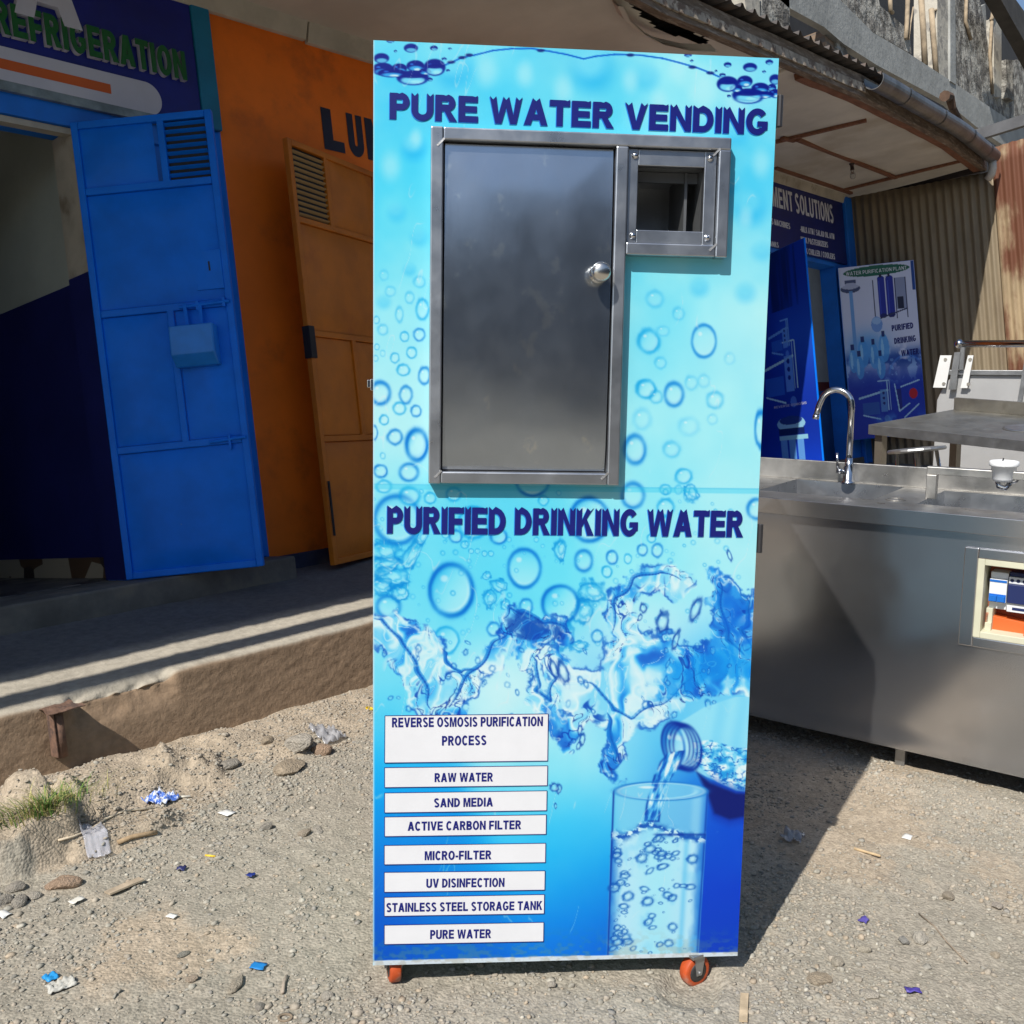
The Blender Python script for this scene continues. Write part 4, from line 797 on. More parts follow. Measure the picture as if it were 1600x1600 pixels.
# swung-open steel leaves: local a along the leaf, b across its thickness, z up
def sheet(mb, a0, a1, z0, z1, y, puff, sd):
    A, Z = np.meshgrid(np.linspace(a0, a1, 16), np.linspace(z0, z1, 22))
    e = np.minimum(np.minimum(A-a0, a1-A)/.12, np.minimum(Z-z0, z1-Z)/.10); e = e.clip(0, 1)**.8
    return mb.grid(np.stack([A, y-1.9*puff*e*(.75+.7*(fbm(A*3+sd, Z*3, 620+sd, 2)-.5)), Z], -1))
def leaf(shop, hinge, direc, wd, z0, z1, m, m2, rails, mull, louver, nm='door', flip=1, ht=.018):
    d = np.array([direc[0], direc[1], 0.]); d /= np.linalg.norm(d); nrm = np.array([d[1], -d[0], 0.])*flip   # nrm faces the street
    F = (np.stack([d, -nrm, np.array([0, 0, 1.])], 1), np.array([hinge[0], hinge[1], 0.]))
    t = bpy.data.objects.new(nm, None); col.objects.link(t); t.parent = shop
    t.matrix_world = M4(F); t.matrix_parent_inverse = Matrix(); t.matrix_basis = Matrix.Translation(-Vector(shop.location)) @ M4(F)
    fr = MB(); w = .034; H = z1-z0
    fr.box(0, w, -ht, ht, z0, z1); fr.box(wd-w, wd, -ht, ht, z0, z1); fr.box(w, wd-w, -ht+.0004, ht, z1-w, z1); fr.box(w, wd-w, -ht+.0004, ht, z0, z0+w)
    for rz in rails: fr.box(w, wd-w, -ht+.002, ht-.002, z1-rz*H-w/2, z1-rz*H+w/2)
    for a, r0, r1 in mull: fr.box(a*wd-w/2, a*wd+w/2, -.0155, .0155, z1-r1*H, z1-r0*H)
    fr.build('frame', m, t, bevel=.004)
    return t, F, w, H
t, F, w, H = leaf(rs, (.383, YW-.03), (.655, -.755), .675, .585, 2.80, blue_p, blue_p, (.150, .415, .715), ((.63, 0, .15), (.545, .415, .715)), None)
z1 = 2.80; W_ = .675
for i, (a0, a1, r0, r1) in enumerate([(0, .60, 0, .15), (0, 1, .15, .415), (0, .545, .415, .715), (.545, 1, .415, .715), (0, 1, .715, 1)]):
    m = MB(); sheet(m, a0*W_+.02, a1*W_-.02, z1-r1*H+.02, z1-r0*H-.02, -.002, .014, i); m.build('panel', blue_p, t, smooth=True)
m = MB()
for k in range(8): z = z1-.035-.01-k*.0345; m.bar((.655*W_, -.004, z-.006), (.945*W_, -.004, z-.006), .022, .003, (0, .5, .85))
m.build('louver', blue_p, t)
MB().box(.645*W_, .95*W_, .006, .010, z1-.15*H+.015, z1-.035).build('louver_backing', dark_in, t)
m = MB(); m.box(.76*W_, .955*W_, -.024, -.006, z1-.385*H, z1-.30*H); m.build('lock_plate', blue_p, t, bevel=.003)
m = MB(); m.box(.86*W_, .872*W_, -.0255, -.0238, z1-.345*H, z1-.325*H); m.build('keyhole', black, t)
m = MB(); m.tube([(.62*W_, -.028, z1-.418*H), (.98*W_, -.028, z1-.414*H)], .008, 10); m.box(.74*W_, .76*W_, -.034, -.015, z1-.427*H, z1-.408*H); m.box(.93*W_, .95*W_, -.034, -.015, z1-.425*H, z1-.406*H); m.build('slide_bolt', blue_p, t)
m = MB(); zc = z1-.475*H
m.bar((.66*W_, -.03, z1-.412*H), (.675*W_, -.05, zc+.02), .016, .006, (0, 1, 0)); m.bar((.77*W_, -.03, z1-.412*H), (.775*W_, -.05, zc+.02), .016, .006, (0, 1, 0)); m.build('hasp', blue_p, t)
m = MB(); a0, a1 = .56*W_, .87*W_; prof_ = [(-.105, zc+.028), (-.02, zc+.028), (-.006, zc-.165), (-.055, zc-.165), (-.115, zc-.11)]
m.prism(prof_, lambda a, b, d: (d, a, b), a0, a1); m.build('lock_cover', mat('lock cover blue', (.015, .20, .66), .4, 0, .1, 9, .05), t, bevel=.006)
m = MB(); m.tube([(.72*W_, -.026, z1-.716*H), (.985*W_, -.026, z1-.712*H)], .007, 10); m.box(.86*W_, .875*W_, -.032, -.015, z1-.735*H, z1-.705*H); m.build('slide_bolt', blue_p, t)

# ------------------------------------------------------------------ navy fascia sign over the doorway
sg = thing('shop_sign', 'navy fascia sign reading REFRIGERATION in raised green letters, white rounded bar below', 'sign', loc=(0, 0, 0))
m = MB(); m.box(-6, 1.12, YW-.024, YW-.003, 2.932, ZS(.3)-.06); m.build('board', navy_p, sg)
YSg = YW-.0245
def sgn(px, py, y=YSg-.03): return at(px, py, 1, y)
A_ = sgn(-8, 49); B_ = sgn(293, 126); C_ = sgn(-8+2, 7)
ex = np.array([1, 0, 0.]); slope = (B_[2]-A_[2])/(B_[0]-A_[0])
ex = np.array([1, 0, slope]); ln = math.hypot(B_[0]-A_[0], B_[2]-A_[2]); ex /= np.linalg.norm(ex)
hgt = .150
l1 = lettering('raised_letters', 'REFRIGERATION', lilac, sg, (A_[0], YSg, A_[2]), ex, (0, 0, 1), (0, -1, 0), ln, hgt, .23, .028, gap=.10, wide=.68)
lettering('letter_face', 'REFRIGERATION', green_l, l1, (A_[0], YSg-.0285, A_[2]), ex, (0, 0, 1), (0, -1, 0), ln, hgt, .23, .003, gap=.10, wide=.68)
a0_ = sgn(22, 16); a1_ = sgn(127, 33); wA = a1_[0]-a0_[0]
lettering('initial_letter', 'A', lilac, sg, (a0_[0], YSg, a0_[2]-.01), ex, (0, 0, 1), (0, -1, 0), wA, .40, .23, .034, wide=.8)
bT = sgn(0, 74, YSg-.02); bB = sgn(0, 122, YSg-.02); bE = sgn(251, 150, YSg-.02)
zc = (bT[2]+bB[2])/2-.006; hh = .084; xe = bE[0]-hh
pts = [(-3, zc-hh), (xe, zc-hh)]+[(xe+hh*math.sin(R_(a)), zc-hh*math.cos(R_(a))) for a in range(10, 180, 10)]+[(xe, zc+hh), (-3, zc+hh)]
br = MB().prism(pts, lambda a, b, d: (a, d, b+(a-.3)*slope*.5), YSg-.024, YSg).build('rounded_bar', lilac, sg)
oE = sgn(173, 138, YSg-.025)
MB().prism([(-3, zc-.02), (oE[0], zc-.02), (oE[0], zc+.026), (-3, zc+.026)], lambda a, b, d: (a, d, b+(a-.3)*slope*.5), YSg-.0262, YSg-.0236).build('stripe', mat('orange stripe', (.55, .10, .012), .5, 0, .05, 5, 0), br)

# ------------------------------------------------------------------ orange shop
os_ = thing('orange_shop', 'orange painted shop front with dark letters LU and an ochre door folded back', 'shop', loc=(2, YW, 0))
D0, D1 = 2.33, 3.25
m = MB(); wallbox(m, 1.2435, D0, .1, 3.95); wallbox(m, D1, 4.9, .1, 3.95); wallbox(m, D0, D1, 2.87, 3.95); P_(m, 'front_wall', orange_p, os_)
m = MB(); m.box(1.2435, 4.9, YW-.03, YW-.0005, 0, .572); m.box(D0, D1, YW, YW+.2, 0, .529); P_(m, 'plinth', mat('navy plinth paint', (.03, .036, .07), .8, 0, .3, 5, .4, 40, c2=(.10, .09, .08), m2=(.5, .7), m2s=4), os_, bevel=.008)
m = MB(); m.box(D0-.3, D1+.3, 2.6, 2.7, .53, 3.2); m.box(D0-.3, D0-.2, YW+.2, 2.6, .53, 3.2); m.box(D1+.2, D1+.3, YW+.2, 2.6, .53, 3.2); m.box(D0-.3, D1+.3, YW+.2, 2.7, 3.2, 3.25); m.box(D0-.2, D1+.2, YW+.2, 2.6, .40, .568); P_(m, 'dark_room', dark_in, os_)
m = MB(); m.box(D0, D0+.04, YW-.006, YW+.12, .53, 2.87); m.box(D1-.04, D1, YW-.006, YW+.12, .53, 2.87); m.box(D0+.04, D1-.04, YW-.006, YW+.12, 2.83, 2.87); P_(m, 'door_frame', mat('grey blue door frame', (.10, .13, .2), .5, 0, .2, 4, .1), os_)
th = R_(14.5); wd = .875
t, F, w, H = leaf(os_, (D0-.005, YW-.035), (-math.cos(th), -math.sin(th)), wd, .49, 2.875, ochre, ochre, (.185, .45, .70), ((.60, 0, .185), (.5, .45, .70)), None, flip=-1)
z1 = 2.875
for i, (a0, a1, r0, r1) in enumerate([(0, .60, 0, .185), (0, 1, .185, .45), (0, .5, .45, .70), (.5, 1, .45, .70), (0, 1, .70, 1)]):
    m = MB(); sheet(m, a0*wd+.02, a1*wd-.02, z1-r1*H+.02, z1-r0*H-.02, -.002, .012, i+7); m.build('panel', ochre, t, smooth=True)
m = MB()
for k in range(12): z = z1-.055-k*.0315; m.bar((.625*wd, -.004, z-.006), (.95*wd, -.004, z-.006), .020, .003, (0, .5, .85))
m.build('louver', mat('pale louver', (.42, .27, .12), .5, 0, .1, 5, 0), t)
MB().box(.62*wd, .955*wd, .006, .010, z1-.185*H+.015, z1-.035).build('louver_backing', dark_in, t)
m = MB(); m.box(.955*wd, wd+.012, -.03, .02, z1-.51*H, z1-.435*H); m.build('lock_case', black, t, bevel=.003)
m = MB(); m.tube([(wd-.01, -.03, z1-.93*H), (wd-.01, -.03, z1-.80*H)], .007, 10); m.build('drop_bolt', black, t)
def wl(px, py): return at(px, py, 1, YW-.002)
dk = mat('blue black sign paint', (.012, .014, .040), .55, 0, .12, 8, .05)
A_ = wl(512, 233); T_ = wl(502, 166)
for i, (ch, lx, ly, rx) in enumerate([('L', 507.5, 232.5, 540), ('U', 547, 241.5, 571), ('N', 575.5, 249, 605)]):
    a = wl(lx, ly); b = wl(rx, ly+(rx-lx)*.3); tp = wl(lx-8, ly-66)
    lettering('wall_letter', ch, dk, os_, (a[0]-2, a[1]-YW, a[2]), (1, 0, 0), (0, 0, 1), (0, -1, 0), b[0]-a[0], tp[2]-a[2], .30, .0012, wide=.74)

# ------------------------------------------------------------------ equipment shop at the far end
es = thing('equipment_shop', 'far blue shop front with double doors standing open, printed posters on both leaves', 'shop', loc=(9, YW, 0))
O0, O1 = 7.3, 10.08
m = MB(); wallbox(m, 4.9005, O0, .1, 4.1); wallbox(m, O1, 10.72, .1, 4.1); wallbox(m, O0, O1, 2.98, 4.1); P_(m, 'front_wall', blue_wall, es)
m = MB(); m.box(4.9, 10.7, YW-.03, YW-.0005, 0, .57); m.box(O0, O1, YW, YW+.2, 0, .569); P_(m, 'plinth', step_m, es)
yb = 1.85
m = MB(); m.box(O0-.5, 11.5, yb, yb+.1, 1.62, 3.4); P_(m, 'inner_wall', mat('pale inner wall', (.50, .50, .47), .8, 0, .1, 3, .1), es)
m = MB(); m.box(O0-.5, 11.5, yb-.004, yb+.1, 1.50, 1.62); P_(m, 'red_band', mat('dark red band', (.18, .02, .02), .6, 0, .1, 3, 0), es)
m = MB(); m.box(O0-.5, 11.5, yb-.002, yb+.1, .4, 1.50); P_(m, 'blue_dado', mat('blue dado', (.015, .12, .42), .6, 0, .1, 3, 0), es)
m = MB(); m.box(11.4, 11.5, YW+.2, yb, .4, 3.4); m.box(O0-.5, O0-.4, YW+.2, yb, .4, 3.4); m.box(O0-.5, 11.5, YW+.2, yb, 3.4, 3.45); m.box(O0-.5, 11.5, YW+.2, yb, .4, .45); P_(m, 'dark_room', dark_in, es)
m = MB(); m.box(10.45, 10.70, YW-.06, YW-.001, .3, ZS(10.6)-.02); P_(m, 'corner_pilaster', blue_wall, es, bevel=.01)

def poster_art(kind, nx=150, ny=300):
    u, v = np.meshgrid(np.linspace(0, 1, nx), np.linspace(0, 1, ny))
    C = np.zeros((ny, nx, 3)); L3 = lambda *c: np.array(c)/255.
    if kind == 0:      # purification plant poster: pale top, water below
        C[:] = L3(200, 206, 232)
        lo = sstep(.50, .72, v+.06*(fbm(u*7, v*9, 701, 4)-.5)); C = C*(1-lo[..., None])+L3(8, 45, 165)*lo[..., None]
        wv = np.exp(-((v-.555)/.055)**2)*sstep(.36, .56, fbm(u*9, v*22, 702, 4)); C = C*(1-wv[..., None])+L3(20, 60, 150)*wv[..., None]
        w2 = np.exp(-((v-.60)/.07)**2)*sstep(.50, .60, np.abs(fbm(u*8, v*16, 703, 4)-.5)*3); C = C*(1-.7*w2[..., None])+L3(150, 190, 240)*.7*w2[..., None]
        ring_ = np.exp(-((np.hypot((u-.80)/.24, (v-.66)/.12)-1)/.06)**2)*(v < .64); C = C*(1-.6*ring_[..., None])+L3(70, 130, 220)*.6*ring_[..., None]
        gl = np.exp(-((u-.30)/.26)**2-((v-.47)/.09)**2)*.9; C = C*(1-gl[..., None])+L3(70, 150, 225)*gl[..., None]
    else:              # darker companion
        C[:] = L3(14, 40, 135)
        lo = np.exp(-((v-.40)/.18)**2)*sstep(.3, .7, u)*.5; C = C*(1-lo[..., None])+L3(40, 95, 190)*lo[..., None]
        st = sstep(.5, .7, fbm(u*9, v*1.2, 711, 3))*(v < .27)*.7; C = C*(1-st[..., None])+L3(8, 16, 60)*st[..., None]
        lo = sstep(.8, 1, v)*.5; C = C*(1-lo[..., None])+L3(10, 60, 190)*lo[..., None]
    def rect(a0, a1, b0, b1, c, al=1.): C[(u > a0) & (u < a1) & (v > b0) & (v < b1)] = np.array(c)/255.*al+C[(u > a0) & (u < a1) & (v > b0) & (v < b1)]*(1-al)
    def ell(a, b, ra, rb, c, al=1.): k = np.hypot((u-a)/ra, (v-b)/rb) < 1; C[k] = np.array(c)/255.*al+C[k]*(1-al)
    def ln(a0, b0, a1, b1, wd, c, al=1.):
        ex, ey = a1-a0, (b1-b0)*2; Lq = ex*ex+ey*ey+1e-9; t = np.clip(((u-a0)*ex+(v-b0)*2*ey)/Lq, 0, 1)
        k = np.hypot(u-a0-t*ex, (v-b0)*2-t*ey) < wd; C[k] = np.array(c)/255.*al+C[k]*(1-al)
    def skid(a, b, s, c=(150, 190, 225)):     # line drawing of a treatment skid
        ln(a-.20*s, b, a+.18*s, b-.035*s, .012, c); rect(a-.16*s, a+.06*s, b+.03*s, b+.10*s, (40, 90, 170), .8); rect(a+.08*s, a+.17*s, b-.04*s, b+.09*s, (90, 140, 200), .8)
        for q in (0, .03, .06): ell(a+.125*s, b-.02*s+q*s, .016*s, .009*s, (15, 30, 110))
        for q in (.18, .21): ln(a+q*s, b-.09*s, a+q*s, b+.08*s, .006, c)
        ln(a+.06*s, b-.09*s, a+.2*s, b-.09*s, .006, c); ln(a-.16*s, b+.10*s, a+.06*s, b+.13*s, .008, c); ell(a+.15*s, b+.13*s, .035*s, .02*s, (90, 140, 200), .6)
    if kind == 0:
        ell(.5, .036, .44, .030, (18, 92, 72)); rect(0, .012, 0, 1, (150, 190, 230), .6); rect(.955, 1, 0, .17, (12, 60, 140))
        for a in (.50, .61): rect(a, a+.095, .085, .30, (22, 34, 150)); ell(a+.048, .085, .047, .016, (22, 34, 150)); ell(a+.048, .30, .047, .014, (14, 20, 100)); rect(a+.03, a+.06, .06, .08, (20, 24, 60)); rect(a+.015, a+.03, .1, .29, (70, 90, 200), .6)
        rect(.73, .86, .09, .27, (120, 130, 165), .8); rect(.75, .83, .20, .27, (25, 28, 60))
        for a in (.44, .73, .87): ln(a, .09, a, .32, .006, (40, 45, 90))
        ln(.44, .32, .87, .27, .008, (40, 45, 90)); ell(.45, .345, .075, .045, (110, 150, 215)); ell(.45, .325, .06, .02, (150, 185, 230))
        rect(.07, .22, .075, .13, (70, 80, 120)); ell(.14, .125, .13, .025, (60, 70, 110)); ell(.14, .11, .12, .018, (200, 206, 232), .8); rect(.115, .165, .14, .53, (95, 150, 215), .9)
        for a, b, s in ((.10, .50, .9), (.24, .46, 1.1), (.38, .48, 1), (.52, .44, 1.1), (.18, .54, .9), (.46, .55, .9)):
            ell(a, b+.045, .065*s, .075*s, (70, 150, 225), .8); rect(a-.022, a+.022, b-.055, b-.02, (25, 45, 110)); ell(a-.02, b+.04, .018, .05, (170, 215, 245), .6)
        skid(.34, .765, 1.0); rect(.64, .70, .73, .85, (16, 30, 120)); ell(.86, .765, .055, .03, (170, 20, 40))
        for a, b, c, d in ((.62, .70, .66, .86), (.66, .86, .80, .82), (.70, .72, .95, .69), (.72, .90, .92, .83)): ln(a, b, c, d, .008, (150, 190, 225))
        k = sstep(.45, .6, fbm(u*5, v*9, 705, 4))*np.exp(-((u-.62)/.3)**2-((v-.93)/.05)**2); C = C*(1-k[..., None])+L3(90, 160, 230)*k[..., None]
    else:
        skid(.50, .53, 1.25); skid(.55, .38, .7, (90, 140, 200))
        ell(.62, .79, .20, .035, (120, 165, 205)); rect(.44, .8, .81, .84, (15, 30, 80)); ell(.62, .775, .16, .02, (30, 50, 110)); rect(.44, .84, .845, .865, (120, 170, 215))
        for a in (.50, .62, .74): rect(a-.045, a+.045, .865, .955, (80, 130, 195)); ell(a, .955, .045, .015, (80, 130, 195))
    return np.clip(lin(C)*(1.0 if kind == 0 else 1.7), 0, .85)
poster_m = mat('printed poster', (1, 1, 1), .45, attr='Paint', var=0, bump=.05, bs=30)
def poster_leaf(hinge_px, free_px, Y_h, wd_px_dir, z0, z1, kind, art_u):
    pass
white_t = mat('white sign lettering', (.62, .64, .70), .5, 0, .05, 5, 0)
def printed_leaf(hx, hy, fx_, fy_, z0, z1, kind, label):
    d = np.array([fx_-hx, fy_-hy]); wd = np.linalg.norm(d)
    fl = 1 if d[0] > 0 and d[1] < 0 else -1
    t, F, w, H = leaf(es, (hx, hy), d, wd, z0, z1, blue_p, blue_p, (.5,), (), None, ht=.009)
    t['label'] = label
    u, v = np.meshgrid(np.linspace(.004, wd-.004, 150), np.linspace(z1-.004, z0+.004, 300))
    grid_obj('poster', np.stack([u, u*0-.0115, v], -1), poster_m, t, poster_art(kind))
    MB().box(.01, wd-.01, .0093, .0105, z0+.01, z1-.01).build('door_sheet', blue_p, t)
    return t, wd, H
hz1 = 2.955; hz0 = .90
fr_ = at(1428, 402, 2, 2.955); dep = fr_
# right leaf: hinged on the right jamb, pulled out over the veranda
h0 = (O1-.005, YW-.03)
t, wd, H = printed_leaf(h0[0], h0[1], h0[0]+.94*.62, h0[1]-.94*.785, .80, 2.955, 0, 'door leaf covered by a poster with a pale top and blue water below')
gr_t = white_t
lettering('poster_title', 'WATER PURIFICATION PLANT', white_t, t, (.10*wd, -.0122, 2.955-.050*H), (1, 0, 0), (0, 0, 1), (0, -1, 0), wd*.80, .045, .15, .0006, gap=.16)
for i, s_ in enumerate(('PURIFIED', 'DRINKING', 'WATER')):
    a = .64+.02*i; wq = .285 if i < 2 else .23
    if i == 2: a = .74
    lettering('poster_words', s_, navy, t, (wd*a, -.0122, 2.955-(.395+.075*i)*H), (1, 0, 0.04), (0, 0, 1), (0, -1, 0), wd*wq, .075, .26, .0006, gap=.06, wide=.7)
fre2 = at(1281, 650, 1, .12); top2 = at(1257, 371, 1, .12)
t, wd, H = printed_leaf(O0+.02, YW-.03, fre2[0], .12, .62, top2[2], 1, 'door leaf covered by a dark blue poster of pale machines')
lettering('poster_words', 'REVERSE OSMOSIS', white_t, t, (.40*wd, -.0122, .62+.29*H), (1, 0, .0), (0, 0, 1), (0, -1, 0), wd*.46, .022, .14, .0005, gap=.16)

# board above the doorway
bd = thing('sign_board', 'navy board over the far doorway reading MENT SOLUTIONS with a white list below', 'sign', loc=(0, 0, 0))
yb_ = YW-.03
MB().box(7.6, 10.42, yb_, YW-.002, 3.03, ZS(9)-.03).build('board', mat('navy sign sheet', (.008, .018, .15), .4, 0, .1, 2, .05), bd)
def line_text(s, l, r, hpx, t=.19, wide=.6, gap=.12, nm='sign_lettering'):
    a = at(*l, 1, yb_-.002); b = at(*r, 1, yb_-.002); tp = at(l[0], l[1]-hpx, 1, yb_-.002)
    e = b-a; wdd = np.linalg.norm(e); e /= wdd
    return lettering(nm, s, white_t, bd, (a[0], yb_, a[2]), e, (0, 0, 1), (0, -1, 0), wdd, tp[2]-a[2], t, .0016, gap=gap, wide=wide)
line_text('MENT SOLUTIONS', (1208, 322), (1303, 349), 31, .20, .66)
line_text('S MACHINES', (1206, 350), (1235, 358), 9)
line_text('-MILK ATM / SALAD OIL ATM', (1251, 362), (1304, 374), 9)
line_text('MILK PASTEURIZERS', (1252, 378.5), (1294, 387), 9)
line_text('MILK CHILLER / COOLERS', (1252, 395), (1305, 405.5), 9)
line_text('TANKS', (1200, 384), (1217, 387), 8)
# ------------------------------------------------------------------ canopy over the pavement
EV = [(-8., .56), (.2, .56), (1.2, .40), (3.4, .29), (6.7, .50), (9.0, .52), (10.95, .42)]     # outward reach of the eave (from the pavement edge) along the fronts
def ev(s): return np.interp(s, [e[0] for e in EV], [e[1] for e in EV])
soffit_m = mat('stained ceiling board', (.56, .52, .45), .85, 0, .14, 1.3, .15, 12, c2=(.44, .385, .305), m2=(.5, .72), m2s=1.1)
timber = mat('weathered timber', (.17, .125, .09), .9, 0, .35, 5, .7, 30, c2=(.30, .25, .20), m2=(.5, .68), m2s=7, stretch=(1, 6, 6), bstretch=(2, 14, 14), dist=.008)
redwood = mat('red brown timber', (.20, .085, .045), .75, 0, .25, 5, .4, 30, stretch=(1, 6, 6), bstretch=(2, 14, 14))
rustroof = mat('old roof sheet', (.085, .075, .07), .7, .3, .3, 4, .3, 40, c2=(.13, .075, .045), m2=(.5, .7), m2s=4)
can = thing('veranda_canopy', 'stained ceiling and timber eave of the lean-to roof over the shop fronts', 'canopy', loc=(0, 0, 3.7))
def C_(mb, name, m, **k):
    o = mb.build(name, m, None, **k); o.parent = can; o.matrix_parent_inverse = Matrix.Translation((0, 0, -3.7)); return o
# ceiling boards with a torn hole near the eave
HOLE = [at(px, py, 2, ZS(3.8)) for px, py in ((968, -25), (985, 8), (1000, 25), (1040, 52), (1075, 66), (1112, 72), (1085, 52), (1060, 34), (1035, 12), (1015, -20))]
def in_poly(x, y, poly):
    ins = np.zeros(x.shape, bool)
    for i in range(len(poly)):
        ax, ay = poly[i][:2]; bx, by = poly[(i+1) % len(poly)][:2]
        ins ^= ((ay > y) != (by > y)) & (x < ax+(y-ay)/(by-ay+1e-12)*(bx-ax))
    return ins
sx = np.concatenate([np.arange(-8, 2.4, .2), np.arange(2.4, 5.4, .03), np.arange(5.4, 10.9, .1)]); tv = np.linspace(0, 1, 60)
SX, TV = np.meshgrid(sx, tv); SY = YW*(1-TV)+(-ev(SX)+.05)*TV
sag = .03*np.sin(SX*2.1)*np.sin(TV*3.1)+.012*(fbm(SX*2, SY*3, 801, 3)-.5)
SZ = ZS(SX)+sag*.5
cxm = (SX[:-1, :-1]+SX[1:, 1:])/2; cym = (SY[:-1, :-1]+SY[1:, 1:])/2
hole = in_poly(cxm+.05*(fbm(cxm*14, cym*14, 802, 3)-.5), cym+.05*(fbm(cxm*14, cym*14, 803, 3)-.5), HOLE)
o = grid_obj('ceiling_board', np.stack([SX, SY, SZ], -1), soffit_m, keep=~hole); o.parent = can; o.matrix_parent_inverse = Matrix.Translation((0, 0, -3.7))
# curled strip of broken board hanging at the hole
cp = [at(px, py, 2, ZS(3.6)-.03) for px, py in ((955, 0), (966, 22), (990, 44), (1020, 60), (1062, 70), (1110, 72))]
st = np.array([[q+np.array([.0, -.0, -.0])+k*(np.array([.05, -.05, -.045])) for q in cp] for k in (0, .5, 1.)]); st[1, :, 2] -= .015
C_(MB().grid(st).grid(st+np.array([0, 0, .012])), 'broken_board', soffit_m)
# cornice where the ceiling meets the wall
m = MB()
for s0, s1, dz in ((-8, 1.9, 0), (1.912, 6, .012), (6.01, 10.5, 0)):
    m.add([(s0, YW-.035, ZS(s0)-.10-dz), (s1, YW-.035, ZS(s1)-.10-dz), (s1, YW-.001, ZS(s1)-.10-dz), (s0, YW-.001, ZS(s0)-.10-dz), (s0, YW-.075, ZS(s0)+.02), (s1, YW-.075, ZS(s1)+.02), (s1, YW-.001, ZS(s1)+.02), (s0, YW-.001, ZS(s0)+.02)],
          [(3, 2, 1, 0), (4, 5, 6, 7), (0, 1, 5, 4), (1, 2, 6, 5), (2, 3, 7, 6), (3, 0, 4, 7)])
C_(m, 'cornice', mat('cornice paint', (.46, .42, .34), .7, 0, .18, 3, .3, 25, c2=(.28, .23, .17), m2=(.55, .75), m2s=4), bevel=.004)
# battens of the ceiling
def sp(px, py, dz=0):
    P = at(px, py, 2, 3.85)
    for _ in range(5): P = at(px, py, 2, ZS(P[0])+dz)
    return P
def batten(a, b, w=.045, m=redwood):
    p, q = sp(*a, -.012), sp(*b, -.012); return C_(MB().bar(p, q, w, .03), 'batten', m, bevel=.003)
batten((1212, 222), (1354, 188)); batten((1246, 218), (1400, 278)); batten((1212, 262), (1330, 302)); batten((1318, 297), (1500, 252))
batten((1222, 216), (1242, 220))
# eave board, following the eave
def ribbon(mb, dy0, dy1, dz0, dz1, s0, s1, n=40):
    S = np.linspace(s0, s1, n); r = lambda k: .012*(fbm(S*4, S*0+k, 810, 3)-.5)
    q = [np.stack([S, -ev(S)-dy+r(i), ZS(S)+dz+r(i+5)], -1) for i, (dy, dz) in enumerate(((dy0, dz0), (dy1, dz0), (dy1, dz1), (dy0, dz1)))]
    mb.grid(np.array(q+[q[0]]));
    for e in (0, -1): mb.add([k[e] for k in q], [(0, 1, 2, 3)])
    return mb
C_(ribbon(MB(), -.06, .0, -.055, .13, -8, 10.9), 'eave_board', timber)
C_(ribbon(MB(), -.14, -.061, -.05, .0, 5.6, 10.85), 'eave_batten', redwood)
C_(ribbon(MB(), .002, .016, -.015, .05, -8, 6.6), 'trim_strip', mat('peeling cream strip', (.34, .29, .23), .85, 0, .35, 9, .6, 40, c2=(.14, .10, .075), m2=(.48, .6), m2s=14))
# corrugated roof sheets, ribs running down to the eave
S = np.arange(-8, 11.0, .0212); ph = (S/.17) % 1
hgt_ = .038*np.interp(ph, [0, .12, .30, .42, 1], [0, 1, 1, 0, 0])
rows = []
for k in (0, 1.):
    Yr = (-ev(S)-.075)*(1-k)+(YW+.35)*k; Zr = ZS(S)+.15+.05*k*4+hgt_
    rows.append(np.stack([S, Yr, Zr], -1))
rows = np.array(rows); C_(MB().grid(rows).grid(rows+np.array([0, 0, .004])), 'roof_sheet', rustroof)
C_(MB().box(10.86, 10.93, -.40, YW, ZS(10.9)-.06, ZS(10.9)+.14), 'end_beam', mat('dark end beam', (.035, .025, .022), .8, 0, .2, 4, .3))

# ------------------------------------------------------------------ gutters hung on the eave
gut_m = mat('grey metal gutter', (.17, .17, .175), .45, .6, .2, 5, .1, 30, c2=(.11, .105, .10), m2=(.5, .7), m2s=4)
def gutter(label, s0, s1, dy, dz, r, joints):
    g = thing('rain_gutter', label, 'gutter', loc=(s0, -ev(s0)-dy, ZS(s0)+dz))
    L0 = np.array([s0, -ev(s0)-dy, ZS(s0)+dz]); a = np.linspace(-20, 200, 15)
    def sect(s, rr): return [np.array([s, -ev(s)-dy, ZS(s)+dz])-L0+np.array([0, rr*math.cos(R_(q)), -rr*math.sin(R_(q))]) for q in a]
    Ss = np.linspace(s0, s1, 14)
    P1 = np.array([sect(s, r) for s in Ss]); P2 = np.array([sect(s, r-.006) for s in Ss])
    m = MB().grid(P1).grid(P2)
    for s_i in (0, -1): m.grid(np.stack([P1[s_i], P2[s_i]]))
    for k in (0, -1): m.grid(np.stack([P1[:, k], P2[:, k]]))
    m.build('trough', gut_m, g, smooth=False)
    for s in joints:
        m = MB().grid(np.array([sect(s-.025, r+.006), sect(s+.025, r+.006)])).grid(np.array([sect(s-.025, r+.001), sect(s+.025, r+.001)])); m.build('joint_strap', gut_m, g)
    return g, L0
g1, L0 = gutter('grey half-round gutter along the eave above the far doorway', 6.55, 10.75, .10, .06, .085, (7.25, 8.3, 9.4, 10.3))
gutter('grey half-round gutter standing off the eave above the refrigeration sign', -8., .1, .25, .05, .064, (-3, -1))
dp = MB(); e = np.array([10.68, -ev(10.68)-.10, ZS(10.68)+.0]); dp.tube([e-L0, e-L0+np.array([0, .0, -.09]), e-L0+np.array([.01, .02, -.15]), e-L0+np.array([.03, .07, -.20])], .045, 14)
dp.build('outlet_elbow', mat('dusty white pipe', (.46, .44, .40), .6, 0, .15, 8, .1), g1, smooth=True)

